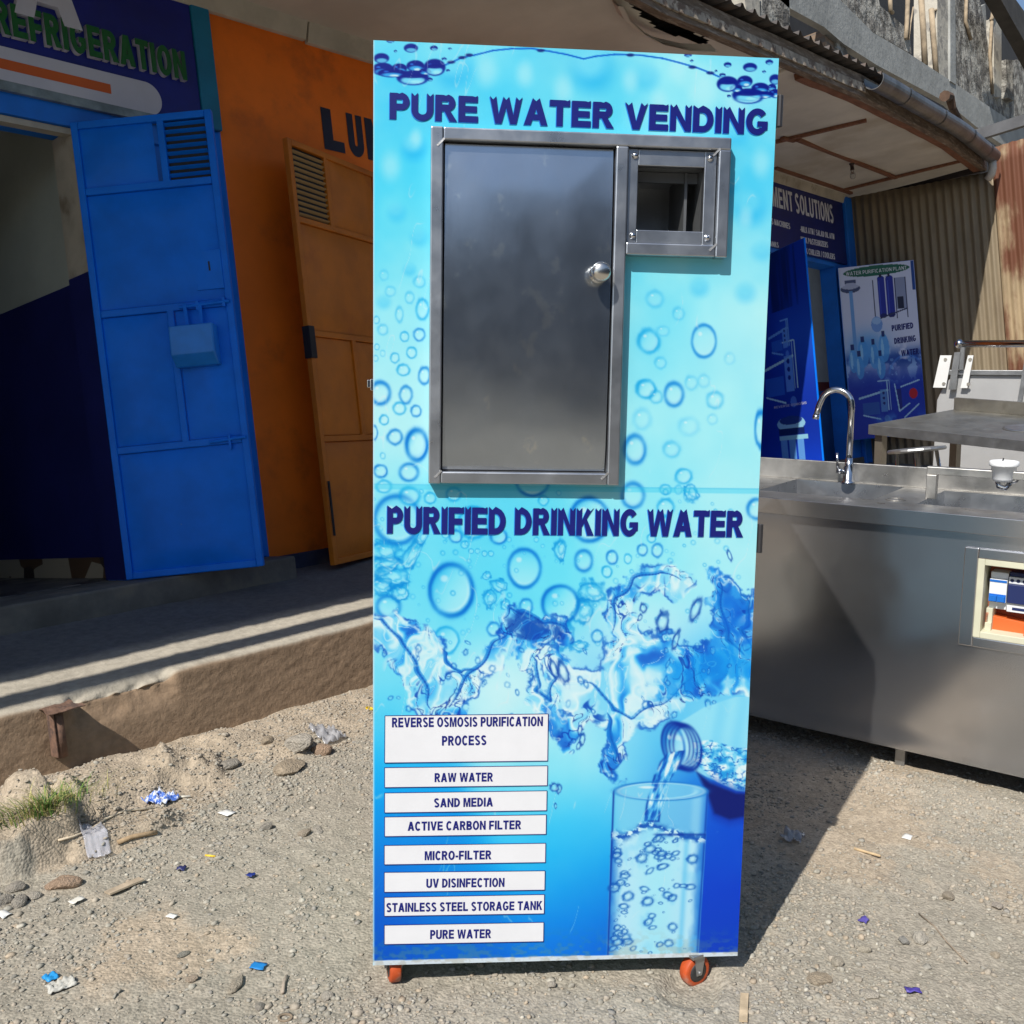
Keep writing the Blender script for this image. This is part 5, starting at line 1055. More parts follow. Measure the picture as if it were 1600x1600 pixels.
# ------------------------------------------------------------------ light bulb
q = sp(1331, 256, -.03); lb = thing('light_bulb', 'bare light bulb in a brown holder under the ceiling batten', 'light bulb', loc=tuple(q))
MB().lathe([(0, 0), (.03, 0), (.03, -.012), (.02, -.02), (.02, -.06), (.022, -.06), (.022, -.075), (0, -.075)], (0, 0, .005), (0, 0, 1), 16).build('holder', mat('bakelite', (.05, .03, .022), .4), lb, smooth=True)
MB().lathe([(.014, -.07), (.016, -.085), (.028, -.115), (.032, -.135), (.028, -.155), (.016, -.168), (0, -.172)], (0, 0, .005), (0, 0, 1), 18).build('glass', mat('bulb glass', (.8, .8, .78), .05, 0, 0, 5, 0, trans=.9, ior=1.2), lb, smooth=True)

# ------------------------------------------------------------------ corrugated side fence
fA = np.array([10.65, 1.2]); fB = np.array([10.93, -.42]); fd = fB-fA; fL = np.linalg.norm(fd); fd /= fL; fn = np.array([fd[1], -fd[0]])
if fn[0] > 0: fn = -fn
def fence(name, label, l0, l1, z0, z1a, z1b, off, m, period=.095, amp=.014, sd=0):
    n = int((l1-l0)/period*10); l = np.linspace(l0, l1, n); A, Zt = np.meshgrid(l, np.linspace(0, 1, 26))
    z = z0+(np.interp(A, [l0, l1], [z1a, z1b])+.02*(fbm(A*3+sd, A*0, 830, 2)-.5)-z0)*Zt
    o_ = off+amp*np.sin(2*math.pi*A/period)+.015*(fbm(A*2, z*1.2, 831+sd, 3)-.5)
    P = np.stack([fA[0]+fd[0]*A+fn[0]*o_, fA[1]+fd[1]*A+fn[1]*o_, z], -1)
    ob = grid_obj(name, P, m, smooth=True); md = ob.modifiers.new('Solid', 'SOLIDIFY'); md.thickness = .002
    return tag(ob, label, 'fence')
galv = mat('aged galvanised sheet', (.22, .175, .115), .6, .1, .22, 3, .15, 40, c2=(.16, .115, .075), m2=(.52, .68), m2s=1.6, stretch=(1, 1, .25))
rusty = mat('rusting sheet', (.30, .225, .135), .72, .05, .18, 3, .25, 40, c2=(.125, .045, .022), m2=(.40, .50), m2s=1.0, stretch=(1.3, 1.3, .5))
fence('corrugated_fence', 'aged corrugated iron fence panel in the canopy shade', -.25, 1.72, -.4, 3.92, 3.85, 0, galv, sd=1)
fence('corrugated_fence', 'rust streaked corrugated iron panel standing in full sun', 1.70, 4.6, -.6, 4.12, 4.25, .028, rusty, sd=5)

# ------------------------------------------------------------------ unfinished concrete storey behind the canopy
ub = thing('unfinished_building', 'raw concrete upper storey with open bays and propping poles behind the eave', 'building', loc=(12, 1.6, 4))
grey_c = mat('grey cement render', (.26, .265, .255), .9, 0, .15, 1.2, .5, 9, c2=(.36, .365, .35), m2=(.5, .7), m2s=1.3, dist=.03)
rough_c = mat('rough stone infill', (.17, .16, .145), .95, 0, .4, 2.6, 1., 3.2, c2=(.33, .32, .29), m2=(.47, .55), m2s=2.6, dist=.3)
pale_c = mat('pale flaking render', (.42, .39, .33), .9, 0, .15, 3, .4, 12, c2=(.24, .225, .20), m2=(.5, .6), m2s=3, dist=.03)
brick_m = bpy.data.materials.new('raw brick'); brick_m.use_nodes = True
t_ = brick_m.node_tree; bb = t_.nodes['Principled BSDF']; bb.inputs['Roughness'].default_value = .9; bt = t_.nodes.new('ShaderNodeTexBrick'); bt.inputs['Color1'].default_value = (.17, .12, .085, 1); bt.inputs['Color2'].default_value = (.23, .16, .11, 1); bt.inputs['Mortar'].default_value = (.12, .11, .10, 1); bt.inputs['Scale'].default_value = 3.5
tc_ = t_.nodes.new('ShaderNodeTexCoord'); mp_ = t_.nodes.new('ShaderNodeMapping'); mp_.inputs['Rotation'].default_value = (R_(90), 0, 0); t_.links.new(tc_.outputs['Object'], mp_.inputs[0]); t_.links.new(mp_.outputs[0], bt.inputs['Vector']); t_.links.new(bt.outputs['Color'], bb.inputs['Base Color'])
UZ = 1.5
def up_(pts, name, m, y=UZ, th=.35, sub=0, bevel=0):
    W3 = [at(px, py, 1, y) for px, py in pts]
    mb = MB().prism([(p[0], p[2]) for p in W3], lambda a, b, d: (a, d, b), y, y+th)
    o = mb.build(name, m, None, bevel=bevel); o.parent = ub; o.matrix_parent_inverse = Matrix.Translation((-12, -1.6, -4)); return o
z8 = lambda pts: [(1150+x/3.5556, y/3.5556) for x, y in pts]       # notes taken on an enlargement of that corner
up_(z8([(540,-40),(760,180),(950,290),(1180,440),(1500,655),(1800,840),(1800,1000),(1560,860),(1330,700),(1180,575),(780,360),(600,245),(490,150),(290,40),(200,-40)]), 'ring_beam', grey_c, UZ-.02, .10)
up_(z8([(520,-60),(780,-60),(800,30),(870,90),(940,150),(965,180),(975,300),(760,178),(560,15)]), 'infill_wall', rough_c, UZ+.04, .35)
up_(z8([(1205,-60),(1345,-60),(1400,240),(1415,500),(1445,560),(1470,640),(1190,450)]), 'infill_wall', rough_c, UZ+.05, .35)
up_(z8([(1470,640),(1440,520),(1500,380),(1560,330),(1700,420),(1700,800)]), 'infill_wall', rough_c, UZ+.09, .35)
up_(z8([(1118,-60),(1192,-60),(1188,448),(1118,405)]), 'column', pale_c, UZ, .4)
up_(z8([(1190,-60),(1218,-60),(1222,470),(1191,450)]), 'column', grey_c, UZ-.04, .4)
up_(z8([(40,-60),(130,-60),(135,120),(60,90)]), 'pier', pale_c, UZ-.04, .4)
up_(z8([(150,-60),(296,-60),(300,205),(250,190),(200,150),(135,90)]), 'pier', rough_c, UZ-.02, .4)
up_(z8([(492,160),(560,160),(572,330),(500,300)]), 'brick_pier', brick_m, UZ+.06, .4)
up_(z8([(556,185),(600,240),(635,330),(630,395),(568,345)]), 'pier', rough_c, UZ+.02, .4)
up_(z8([(772,362),(802,375),(800,490),(768,455)]), 'pier', pale_c, UZ+.03, .3)
up_(z8([(1430,100),(1475,100),(1475,540),(1435,540)]), 'column', pale_c, UZ+.02, .3)
up_(z8([(1500,330),(1545,335),(1545,560),(1505,540)]), 'column', rough_c, UZ-.02, .3)
up_(z8([(1330,60),(1385,20),(1400,250),(1320,220)]), 'column', grey_c, UZ+.16, .3)
# dark rooms behind the openings
W3 = [at(px, py, 1, 3.2) for px, py in ((1000,-120),(1540,-120),(1600,45),(1720,160),(1720,420),(1400,330),(1180,220),(1000,120))]
o = MB().prism([(p[0], p[2]) for p in W3], lambda a, b, d: (a, d, b), 3.2, 3.4).build('rear_wall', dark_in, None); o.parent = ub; o.matrix_parent_inverse = Matrix.Translation((-12, -1.6, -4))
polem = mat('bare bush pole', (.30, .235, .16), .85, 0, .35, 5, .3, 40)
for pts, r in (([(855,-40),(858,60),(870,70)], .05), ([(955,-30),(950,120),(943,215)], .055), ([(985,40),(970,130),(960,220)], .02), ([(1028,-30),(1040,160),(1050,360)], .075), ([(1085,50),(1100,240),(1112,410)], .07), ([(1100,58),(1178,38)], .03), ([(1280,-10),(1275,120),(1305,220)], .05), ([(1425,60),(1410,300),(1425,520)], .05), ([(1495,390),(1540,378)], .03), ([(1470,20),(1440,60),(1418,110)], .06)):
    c = [at(*p, 1, UZ+.02) for p in z8(pts)]
    o = MB().tube(c, r*.68, 8).build('prop_pole', polem, None, smooth=True); o.parent = ub; o.matrix_parent_inverse = Matrix.Translation((-12, -1.6, -4))
roofu = mat('upper roof sheet', (.05, .045, .04), .8, .2, .3, 3, .4, 20)
W3 = [at(px, py, 1, .9) for px, py in z8([(1440,-60),(1512,-60),(1600,60),(1700,200),(1700,420),(1600,225),(1540,120)])]
o = MB().prism([(p[0], p[2]) for p in W3], lambda a, b, d: (a, d, b), .9, 1.15).build('upper_roof', roofu, None); o.parent = ub; o.matrix_parent_inverse = Matrix.Translation((-12, -1.6, -4))
# steel rail running out over the fence and a bent bracket
a = at(1522, 213, 0, 12.2); b = at(1640, 176, 0, 12.2)
tag(MB().bar(a, b, .10, .14).build('steel_beam', mat('grey painted beam', (.10, .10, .105), .6, .3, .2, 5, .1)), 'dark steel beam jutting out above the rusty fence', 'beam')
c = [at(px, py, 1, .2) for px, py in ((1476, 150), (1484, 152), (1488, 168), (1496, 182), (1506, 196))]
tag(MB().tube(c, [.07, .06, .05, .04, .03], 8).build('roof_bracket', mat('rusted bracket', (.10, .06, .04), .9, 0, .3, 9, .4)), 'bent rusted bracket poking up behind the gutter', 'bracket')
# ------------------------------------------------------------------ stainless sink counter
sk = thing('sink_counter', 'long stainless sink counter with two basins and a swan neck tap, beside the vending machine', 'sink', FS)
ssk = mat('sink stainless', (.53, .54, .57), .20, .96, .06, 2, .05, 6, c2=(.49, .50, .53), m2=(.45, .8), m2s=1.6, bstretch=(5, 5, .8), rvar=.04, dist=.0008)
stop = mat('worktop stainless', (.48, .47, .45), .36, .92, .12, 8, .10, 40, c2=(.38, .37, .35), m2=(.5, .7), m2s=6, rvar=.1, dist=.001)
SXL = -.62; SXR = 2.3; ZT = .90; ZR = .845
# front apron with the switch box opening, gentle dents
bx0, bx1, bz0, bz1 = .80, 1.20, .475, .755
nx, nz = 180, 70
AX, AZ_ = np.meshgrid(np.linspace(SXL, SXR, nx), np.linspace(0, ZR, nz))
AY = .016*(fbm(AX*1.1, AZ_*1.3, 901, 2)-.5)+.010*((AZ_-.45)/.45)**2*sstep(0, .1, AZ_)+.002*(fbm(AX*5, AZ_*5, 902, 2)-.5)
cx_, cz_ = (AX[:-1, :-1]+AX[1:, 1:])/2, (AZ_[:-1, :-1]+AZ_[1:, 1:])/2
kp_ = ~((cx_ > bx0+.012) & (cx_ < bx1-.012) & (cz_ > bz0+.012) & (cz_ < bz1-.012))
grid_obj('front_panel', np.stack([AX, AY, AZ_], -1), ssk, sk, keep=kp_, smooth=True)
m = MB(); m.box(SXL, SXR, .63, .64, 0, ZR); m.box(SXL, SXL+.01, .01, .63, 0, ZR); m.box(SXR-.01, SXR, .01, .63, 0, ZR); m.build('carcass', steel_dk, sk)
# worktop with two basins
B1 = (-.075, .385, .165, .59); B2 = (.545, 1.15, .16, .575)
m = MB(); T = .004
xs = [SXL, B1[0], B1[1], B2[0], B2[1], SXR]
yA, yB = -.022, .62
for x0, x1, bsn in ((SXL, B1[0], None), (B1[0], B1[1], B1), (B1[1], B2[0], None), (B2[0], B2[1], B2), (B2[1], SXR, None)):
    if bsn is None: m.box(x0, x1, yA, yB, ZT-T, ZT)
    else: m.box(x0, x1, yA, bsn[2], ZT-T, ZT); m.box(x0, x1, bsn[3], yB, ZT-T, ZT)
m.build('worktop', stop, sk)
m = MB(); m.box(SXL, SXR, -.026, -.0225, ZR-.004, ZT+.002); m.box(SXL, SXR, -.0225, -.002, ZR-.004, ZR); m.build('front_rim', ssk, sk, bevel=.0015)
m = MB(); m.box(SXL+.33, SXR, .605, .622, ZT+.0005, ZT+.085); m.build('upstand', stop, sk, bevel=.002)
for b in (B1, B2):
    m = MB(); x0, x1, y0, y1 = b; d = .24
    m.add([(x0, y0, ZT-.001), (x1, y0, ZT-.001), (x1, y1, ZT-.001), (x0, y1, ZT-.001), (x0+.02, y0+.02, ZT-d), (x1-.02, y0+.02, ZT-d), (x1-.02, y1-.02, ZT-d), (x0+.02, y1-.02, ZT-d)], [(4, 5, 6, 7), (0, 1, 5, 4), (1, 2, 6, 5), (2, 3, 7, 6), (3, 0, 4, 7)])
    o = m.build('basin', mat('basin stainless', (.40, .41, .43), .32, .9, .15, 6, .08, 30, rvar=.1), sk)
    MB().lathe([(.0, .003), (.03, .003), (.04, 0)], ((x0+x1)/2, (y0+y1)/2, ZT-d+.001), (0, 0, 1), 20).build('drain', steel_dk, o)
m = MB(); m.lathe([(.036, .001), (.038, .004), (.030, .004), (.030, .001)], (.455, .21, ZT), (0, 0, 1), 24); m.build('tap_hole_ring', stop, sk)
# swan neck tap
tp = thing('swan_neck_tap', None, None); tp.parent = sk; tp.location = (.155, .575, ZT)
m = MB(); pts = [(0, 0, .10), (0, 0, .33)]+[(-.068+.068*math.cos(R_(a)), -.0, .33+.068*math.sin(R_(a))) for a in range(15, 166, 15)]+[(-.142, 0, .325), (-.150, 0, .285)]
m.tube(pts, .0125, 14); m.build('spout', chrome, tp, smooth=True)
m = MB(); m.lathe([(.03, 0), (.03, .008), (.022, .012), (.020, .07), (.015, .078), (.015, .11), (0, .11)], (0, 0, 0), (0, 0, 1), 20); m.build('body', chrome, tp, smooth=True)
m = MB(); m.tube([(-.018, -.01, .05), (-.045, -.02, .055)], .011, 12); m.tube([(-.04, -.018, .055), (-.046, -.02, .13)], .0055, 10); m.build('lever', chrome, tp, smooth=True)
m = MB(); m.tube([(-.150, 0, .289), (-.1525, 0, .270)], .0145, 14); m.build('nozzle', chrome, tp, smooth=True)
# raised rail over the second basin
m = MB(); zt_ = ZT+.125
m.box(.538, .575, .30, .335, ZT+.0005, zt_-.0305); m.box(.538, 2.2, .30, .335, zt_-.03, zt_); m.box(1.7, 1.737, .30, .335, ZT+.0005, zt_-.0305); m.build('raised_rail', stop, sk, bevel=.003)
# welded steel surround, switch box
m = MB(); z = .035
for a in ((bx0-.045, bx0, bz0-.035, bz1+.035), (bx1, bx1+.045, bz0-.035, bz1+.035)): m.box(a[0], a[1], -.012, -.0035, a[2], a[3])
m.box(bx0, bx1, -.0115, -.0035, bz1, bz1+.035); m.box(bx0, bx1, -.0115, -.0035, bz0-.035, bz0); m.build('box_surround', ssk, sk, bevel=.003)
ivory = mat('ivory enamel', (.56, .55, .42), .5, 0, .06, 8, .05)
eb = thing('switch_box', None, None); eb.parent = sk
m = MB(); w_ = .022
m.box(bx0, bx0+w_, -.010, .11, bz0, bz1); m.box(bx1-w_, bx1, -.010, .11, bz0, bz1); m.box(bx0+w_, bx1-w_, -.0096, .11, bz1-w_, bz1); m.box(bx0+w_, bx1-w_, -.0096, .11, bz0, bz0+w_); m.build('enclosure', ivory, eb, bevel=.002)
m = MB(); m.box(bx0+w_, bx1-w_, .104, .11, bz0+w_, bz1-w_); m.build('mounting_plate', mat('orange plate', (.40, .075, .02), .5, 0, .08, 6, 0), eb)
m = MB(); m.box(bx0+.03, bx0+.05, .03, .10, bz0+w_, bz0+.10); m.box(bx0+.03, bx0+.05, .02, .03, bz0+w_, bz0+.05); m.build('bracket', ivory, eb, bevel=.001)
px0 = at(1545, 950, 1, .05, FS); 
wm = mat('white moulded plastic', (.68, .70, .72), .4, 0, .03, 9, 0); bm_ = mat('blue moulded plastic', (.01, .13, .50), .4, 0, .05, 9, 0); nm_ = mat('navy moulded plastic', (.015, .025, .10), .4, 0, .05, 9, 0)
bxl = px0[0]; bzc = .635
m = MB(); m.box(bxl, bxl+.055, .03, .104, bzc-.035, bzc+.045); m.box(bxl, bxl+.055, .045, .104, bzc-.062, bzc-.035); m.box(bxl, bxl+.055, .045, .104, bzc+.045, bzc+.068); ob = m.build('breaker', wm, eb, bevel=.002)
m = MB(); m.box(bxl+.004, bxl+.026, .018, .03, bzc-.03, bzc-.012); m.box(bxl+.030, bxl+.051, .018, .03, bzc-.03, bzc-.012); m.box(bxl+.001, bxl+.054, .0285, .0299, bzc-.034, bzc-.006); m.box(bxl+.001, bxl+.054, .0285, .0299, bzc+.036, bzc+.044); m.build('toggle', bm_, ob)
m = MB()
m.box(bxl+.058, bxl+.135, .028, .104, bzc-.032, bzc+.034); m.box(bxl+.058, bxl+.135, .05, .104, bzc+.058, bzc+.072); ob = m.build('contactor', nm_, eb, bevel=.002)
m = MB(); m.box(bxl+.058, bxl+.135, .04, .104, bzc+.0345, bzc+.0575); m.box(bxl+.058, bxl+.135, .036, .104, bzc-.064, bzc-.0325); m.build('terminal_strip', wm, ob, bevel=.001)
for k in range(4): MB().lathe([(0, .001), (.006, .001), (.006, 0)], (bxl+.068+k*.019, .04, bzc+.046), (0, -1, 0), 10).build('terminal_screw', nm_, ob)
MB().box(bxl+.075, bxl+.118, .0345, .0359, bzc-.056, bzc-.047).build('rating_window', nm_, ob)
m = MB(); m.box(bxl-.004, bxl+.004, .03, .104, bzc-.16, bzc-.075); m.box(bxl+.118, bxl+.128, .02, .104, bzc-.17, bzc-.095); m.prism([(bxl+.004, bzc-.09), (bxl+.118, bzc-.10), (bxl+.118, bzc-.165), (bxl+.03, bzc-.155), (bxl+.02, bzc-.14), (bxl+.004, bzc-.135)], lambda a, b, d: (a, d, b), .05, .10)
m.build('orange_guard', mat('orange plastic guard', (.62, .13, .03), .45, 0, .05, 9, 0), eb, bevel=.001)
# weld splashes and legs
m = MB()
for x in (SXL+.04, 1.0, SXR-.06):
    for y in (.05, .58): m.box(x, x+.035, y, y+.035, -.2, 0)
legs = [MB().box(x, x+.035, y, y+.035, -.19, -.0005).build('leg', steel_dk, sk) for x in (SXL+.04, .55, SXR-.06) for y in (.06, .57)]
# white cup with a chrome tap on the rail
cup = thing('plastic_cup', 'white plastic cup hung on the raised rail of the sink', 'cup')
q = FS[0]*1.0 @ np.array([.80, .318, zt_-.040])+FS[1]; cup.matrix_world = M4((FS[0]*.86, q))
MB().lathe([(0, 0), (.034, 0), (.044, .012), (.050, .066), (.056, .066), (.058, .070), (.058, .086), (.054, .088), (.050, .080), (.046, .075), (0, .073)], (0, 0, 0), (0, 0, 1), 26).build('cup_body', mat('white plastic', (.74, .76, .78), .35, 0, .03, 9, 0), cup, smooth=True)
m = MB(); m.tube([(.02, .02, -.004), (.045, .03, .004), (.06, .035, .03)], .010, 10); m.tube([(-.02, 0, .0), (-.015, .0, -.022), (.012, 0, -.028), (.025, .012, -.01)], .011, 12); m.build('spout', chrome, cup, smooth=True)
MB().tube([(-.006, 0, .086), (-.004, 0, .10)], .003, 6).build('clip', black, cup)

# ------------------------------------------------------------------ table behind
def frame_from(o, xdir, ydir):
    x = np.array(xdir, float); x /= np.linalg.norm(x); y = np.array(ydir, float); y -= x*(x@y); y /= np.linalg.norm(y); z = np.cross(x, y); return (np.stack([x, y, z], 1), np.array(o, float))
TO = CAM+ray(1358, 664)*4.7
TB = CAM+ray(1443, 636)*5.2
TR = CAM+ray(1600, 689)*4.05
FT = frame_from(TO, TR-TO, TB-TO)
tb_ = thing('steel_table', 'stainless worktable with upturned back edge standing behind the sink', 'table', FT)
dT = abs(FT[0][:, 1] @ (TB-TO)); gT = float(gz(TO[0], TO[1]))
ttop = mat('scuffed table top', (.40, .385, .34), .38, .88, .14, 5, .1, 30, c2=(.28, .26, .22), m2=(.5, .68), m2s=4, rvar=.1)
m = MB(); m.box(0, 1.9, 0, dT, -.004, 0); m.build('table_top', ttop, tb_); m = MB(); m.box(0, 1.9, -.004, -.0005, -.045, .001); m.box(-.004, -.0005, 0, dT, -.045, .001); m.build('apron', steel_dk, tb_, bevel=.001)
m = MB(); m.box(.0, 1.9, dT-.012, dT, .0005, .065); m.build('upstand', ttop, tb_, bevel=.002)
for x in (.02, 1.2):
    for y in (.02, dT-.06): MB().box(x, x+.04, y, y+.04, -1.45, -.0045).build('leg', mat('table leg steel', (.36, .32, .26), .45, .8, .15, 6, .1), tb_)
# disc mark left on the table: thin steel lid
ld = thing('round_tray', 'thin pale round tray lying on the worktable', 'tray'); q = FT[0] @ np.array([.62, dT*.45, .001])+FT[1]; ld.matrix_world = M4((FT[0], q))
MB().lathe([(0, .006), (.10, .006), (.108, .002), (.108, 0)], (0, 0, 0), (0, 0, 1), 30).build('tray_disc', stop, ld, smooth=False)
# stool legs seen under the table
sl_ = thing('metal_stool', 'bare tube-leg stool pushed under the worktable', 'stool', loc=None); q = CAM+ray(1432, 700)*5.35; sl_.location = tuple(q)
m = MB(); m.lathe([(0, .02), (.15, .02), (.155, .01), (.15, 0), (0, 0)], (0, 0, -.02), (0, 0, 1), 24); m.build('seat', steel_dk, sl_)
for a in (20, 110, 200, 290):
    c, s_ = math.cos(R_(a)), math.sin(R_(a)); MB().tube([(c*.10, s_*.10, -.02), (c*.17, s_*.17, -.75)], .011, 8).build('leg', chrome, sl_, smooth=True)

# ------------------------------------------------------------------ steel machine with a handle bar
MO_ = CAM+ray(1462, 655)*6.1; _x = FS[0][:, 0]; FMc = frame_from(MO_, _x, FS[0][:, 1])
mc = thing('steel_machine', 'grey sheet steel machine with a long chrome handle bar behind the worktable', 'machine', FMc)
sh = mat('pale machine sheet', (.50, .50, .50), .5, .55, .10, 2, .1, 10, c2=(.42, .42, .42), m2=(.5, .7), m2s=2)
m = MB(); m.prism([(0, -.9), (1.6, -.9), (1.6, .28), (.10, .28), (.04, .23), (0, .12)], lambda a, b, d: (a, d, b), 0, .45); m.build('sheet_body', sh, mc, bevel=.004)
m = MB(); m.box(.04, 1.6, -.02, .02, .2805, .31); m.build('top_edge', steel_dk, mc, bevel=.002)
m = MB(); m.tube([(.13, -.03, .47), (1.6, -.03, .46)], .022, 14); m.build('handle_bar', chrome, mc, smooth=True)
m = MB(); m.ball((.115, -.03, .47), .028, 14, 10); m.build('handle_knob', chrome, mc, smooth=True)
m = MB(); m.box(.125, .15, -.04, -.015, .311, .45); m.build('handle_post', steel_dk, mc, bevel=.002)
pl = mat('white bolted plate', (.68, .68, .67), .5, 0, .05, 5, 0)
for x0, x1 in ((-.02, .065), (.14, .19)):
    o = MB().prism([(x0, .20), (x1-.01, .20), (x1+.012, .40), (x0+.03, .40)], lambda a, b, d: (a, d, b), -.034, -.024).build('side_plate', pl, mc, bevel=.001)
    for zz_ in (.225, .375): MB().lathe([(0, .004), (.010, .004), (.012, 0)], ((x0+x1)/2+.02, -.034, zz_), (0, -1, 0), 10).build('bolt', chrome, o)
m = MB(); m.prism([(.075, .19), (.115, .19), (.13, .42), (.095, .42)], lambda a, b, d: (a, d, b), -.05, -.02); m.build('post', steel_dk, mc)
m = MB(); m.bar((.46, -.03, -.06), (.50, -.03, .42), .022, .02, (0, 1, 0)); m.bar((.50, -.03, .415), (1.6, -.03, .41), .02, .02); m.build('guard_frame', steel_dk, mc)
m = MB(); m.tube([(.46, -.05, .12), (.42, -.06, .06), (.41, -.06, -.04)], [.018, .022, .018], 10); m.build('latch_lever', chrome, mc, smooth=True)
# ------------------------------------------------------------------ small things lying about
def ico_mesh(sub, seed, squash=(1, .8, .6), rough=.28, cut=4):
    bm = bmesh.new(); bmesh.ops.create_icosphere(bm, subdivisions=sub, radius=1)
    rg = np.random.default_rng(seed); V = np.array([v.co[:] for v in bm.verts])
    for _ in range(cut):          # planar facets
        n = rg.normal(size=3); n /= np.linalg.norm(n); h = rg.uniform(.55, .85); dd = V @ n-h; V = V-np.clip(dd, 0, None)[:, None]*n*.9
    V = V*(1+rough*(fbm(V[:, 0]*2+seed*3.1+V[:, 2], V[:, 1]*2+V[:, 2]*1.7, 1000+seed, 4)-.5))[:, None]
    for v, p in zip(bm.verts, V*np.array(squash)): v.co = p
    return bm
def stone(px, py, wpx, colr, label, seed, squash=(1, .75, .55), rz=None, grp=None, name='stone'):
    P = on_ground(px, py); dist = np.linalg.norm(P-CAM); r = wpx/2*dist/FPX*.9; colr = tuple(.62*a+.38*b for a, b in zip(colr, (.35, .30, .23)))
    bm = ico_mesh(3 if wpx > 20 else 2, seed, squash); me = bpy.data.meshes.new(name); bm.to_mesh(me); bm.free()
    me.materials.append(mat('stone %02d' % seed, colr, .92, 0, .18, 3, .6, 7, c2=tuple(c*.72+.02 for c in colr), m2=(.5, .7), m2s=2, dist=.12))
    o = bpy.data.objects.new(name, me); col.objects.link(o); o.scale = (r, r, r); o.location = (P[0], P[1], P[2]+r*squash[2]*.35)
    o.rotation_euler = (rng0.uniform(-.15, .15), rng0.uniform(-.15, .15), rz if rz is not None else rng0.uniform(0, 6.28))
    return tag(o, label, 'stone', grp)
rng0 = random.Random(3)
dust_c = (.38, .30, .21); grey_s = (.29, .275, .25); pale_s = (.44, .41, .36); red_s = (.36, .22, .14)
for i, (px, py, w, c, lb, sq) in enumerate([
 (502, 1178, 40, red_s, 'reddish brown angular stone at the foot of the pavement beside the machine', (1, .7, .62)),
 (454, 1203, 66, dust_c, 'broad flat dust covered stone in front of the pavement', (1, .8, .35)),
 (467, 1166, 56, pale_s, 'pale lumpy stone lying close under the pavement wall', (1, .8, .5)),
 (360, 1197, 38, grey_s, 'grey broken stone at the edge of the dirt bank', (1, .7, .5)),
 (420, 1161, 28, dust_c, 'small dusty stone tight against the pavement wall', (1, .8, .6)),
 (99, 1385, 54, red_s, 'pinkish brown flat slab stone below the grass tuft', (1, .62, .42)),
 (30, 1414, 32, grey_s, 'rounded grey cobble, largest of the cluster at the left edge', (1, .8, .65)),
 (7, 1412, 26, grey_s, 'grey cobble cut by the left edge of the picture', (1, .8, .7)),
 (24, 1391, 30, (.31, .29, .26), 'grey cobble on top of the cluster below the dirt lump', (1, .85, .6)),
 (53, 1404, 24, pale_s, 'pale cobble between the cluster and the pinkish slab', (1, .8, .6)),
 (332, 1262, 15, (.33, .33, .29), 'small round greenish grey stone beside the white tag', (1, .95, .8)),
 (476, 1305, 25, (.33, .27, .21), 'tan pointed stone on the grit left of the machine', (1, .7, .6)),
 (497, 1298, 34, pale_s, 'thin pale flake of stone beside the tan pointed one', (1, .5, .18)),
 (416, 1294, 21, grey_s, 'small grey stone in the middle of the grit', (1, .8, .6)),
 (287, 1493, 22, (.20, .21, .19), 'dark greenish flat stone in the foreground dust', (1, .6, .35)),
 (407, 1575, 20, grey_s, 'grey stone in the foreground below the blue scrap', (1, .8, .6)),
 (512, 1560, 23, pale_s, 'pale stone in the foreground left of the castor', (1, .85, .6)),
 (467, 1438, 20, pale_s, 'pale stone midway down the grit beside the machine', (1, .8, .55)),
 (300, 1531, 20, (.36, .28, .21), 'brownish stone in the foreground dust', (1, .8, .5)),
 (371, 1539, 40, (.34, .30, .24), 'long flat half buried stone in the foreground', (1, .45, .3)),
 (862, 1541, 15, pale_s, 'small rounded stone at the edge of the shadow under the machine', (1, .9, .8)),
 (1439, 1470, 27, (.52, .49, .43), 'whitish block of stone right of the machine', (1, .9, .7)),
 (1412, 1471, 21, (.27, .28, .28), 'blue grey angular stone touching the whitish block', (1, .85, .5)),
 (1399, 1515, 20, (.50, .46, .39), 'pale stone below the blue grey angular one', (1, .75, .6)),
 (1352, 1485, 25, (.45, .41, .33), 'long cream stone left of the whitish block', (1, .55, .45)),
 (1309, 1505, 26, (.42, .38, .31), 'cream stone near the edge of the machine shadow', (1, .75, .5)),
 (1360, 1557, 36, (.50, .46, .39), 'large pale flat stone in the right foreground', (1, .7, .3)),
 (1482, 1402, 22, (.33, .28, .22), 'brown grey stone on the dust below the sink', (1, .8, .5)),
 (1557, 1417, 21, (.46, .41, .36), 'light pinkish stone near the right edge', (1, .9, .4)),
 (1281, 1534, 40, dust_c, 'wide dust covered stone just outside the machine shadow', (1, .8, .35)),
 (1555, 1494, 17, (.47, .39, .29), 'small sandy stone low at the right edge', (1, .8, .6))]):
    stone(px, py, w, c, lb, i+1, sq)
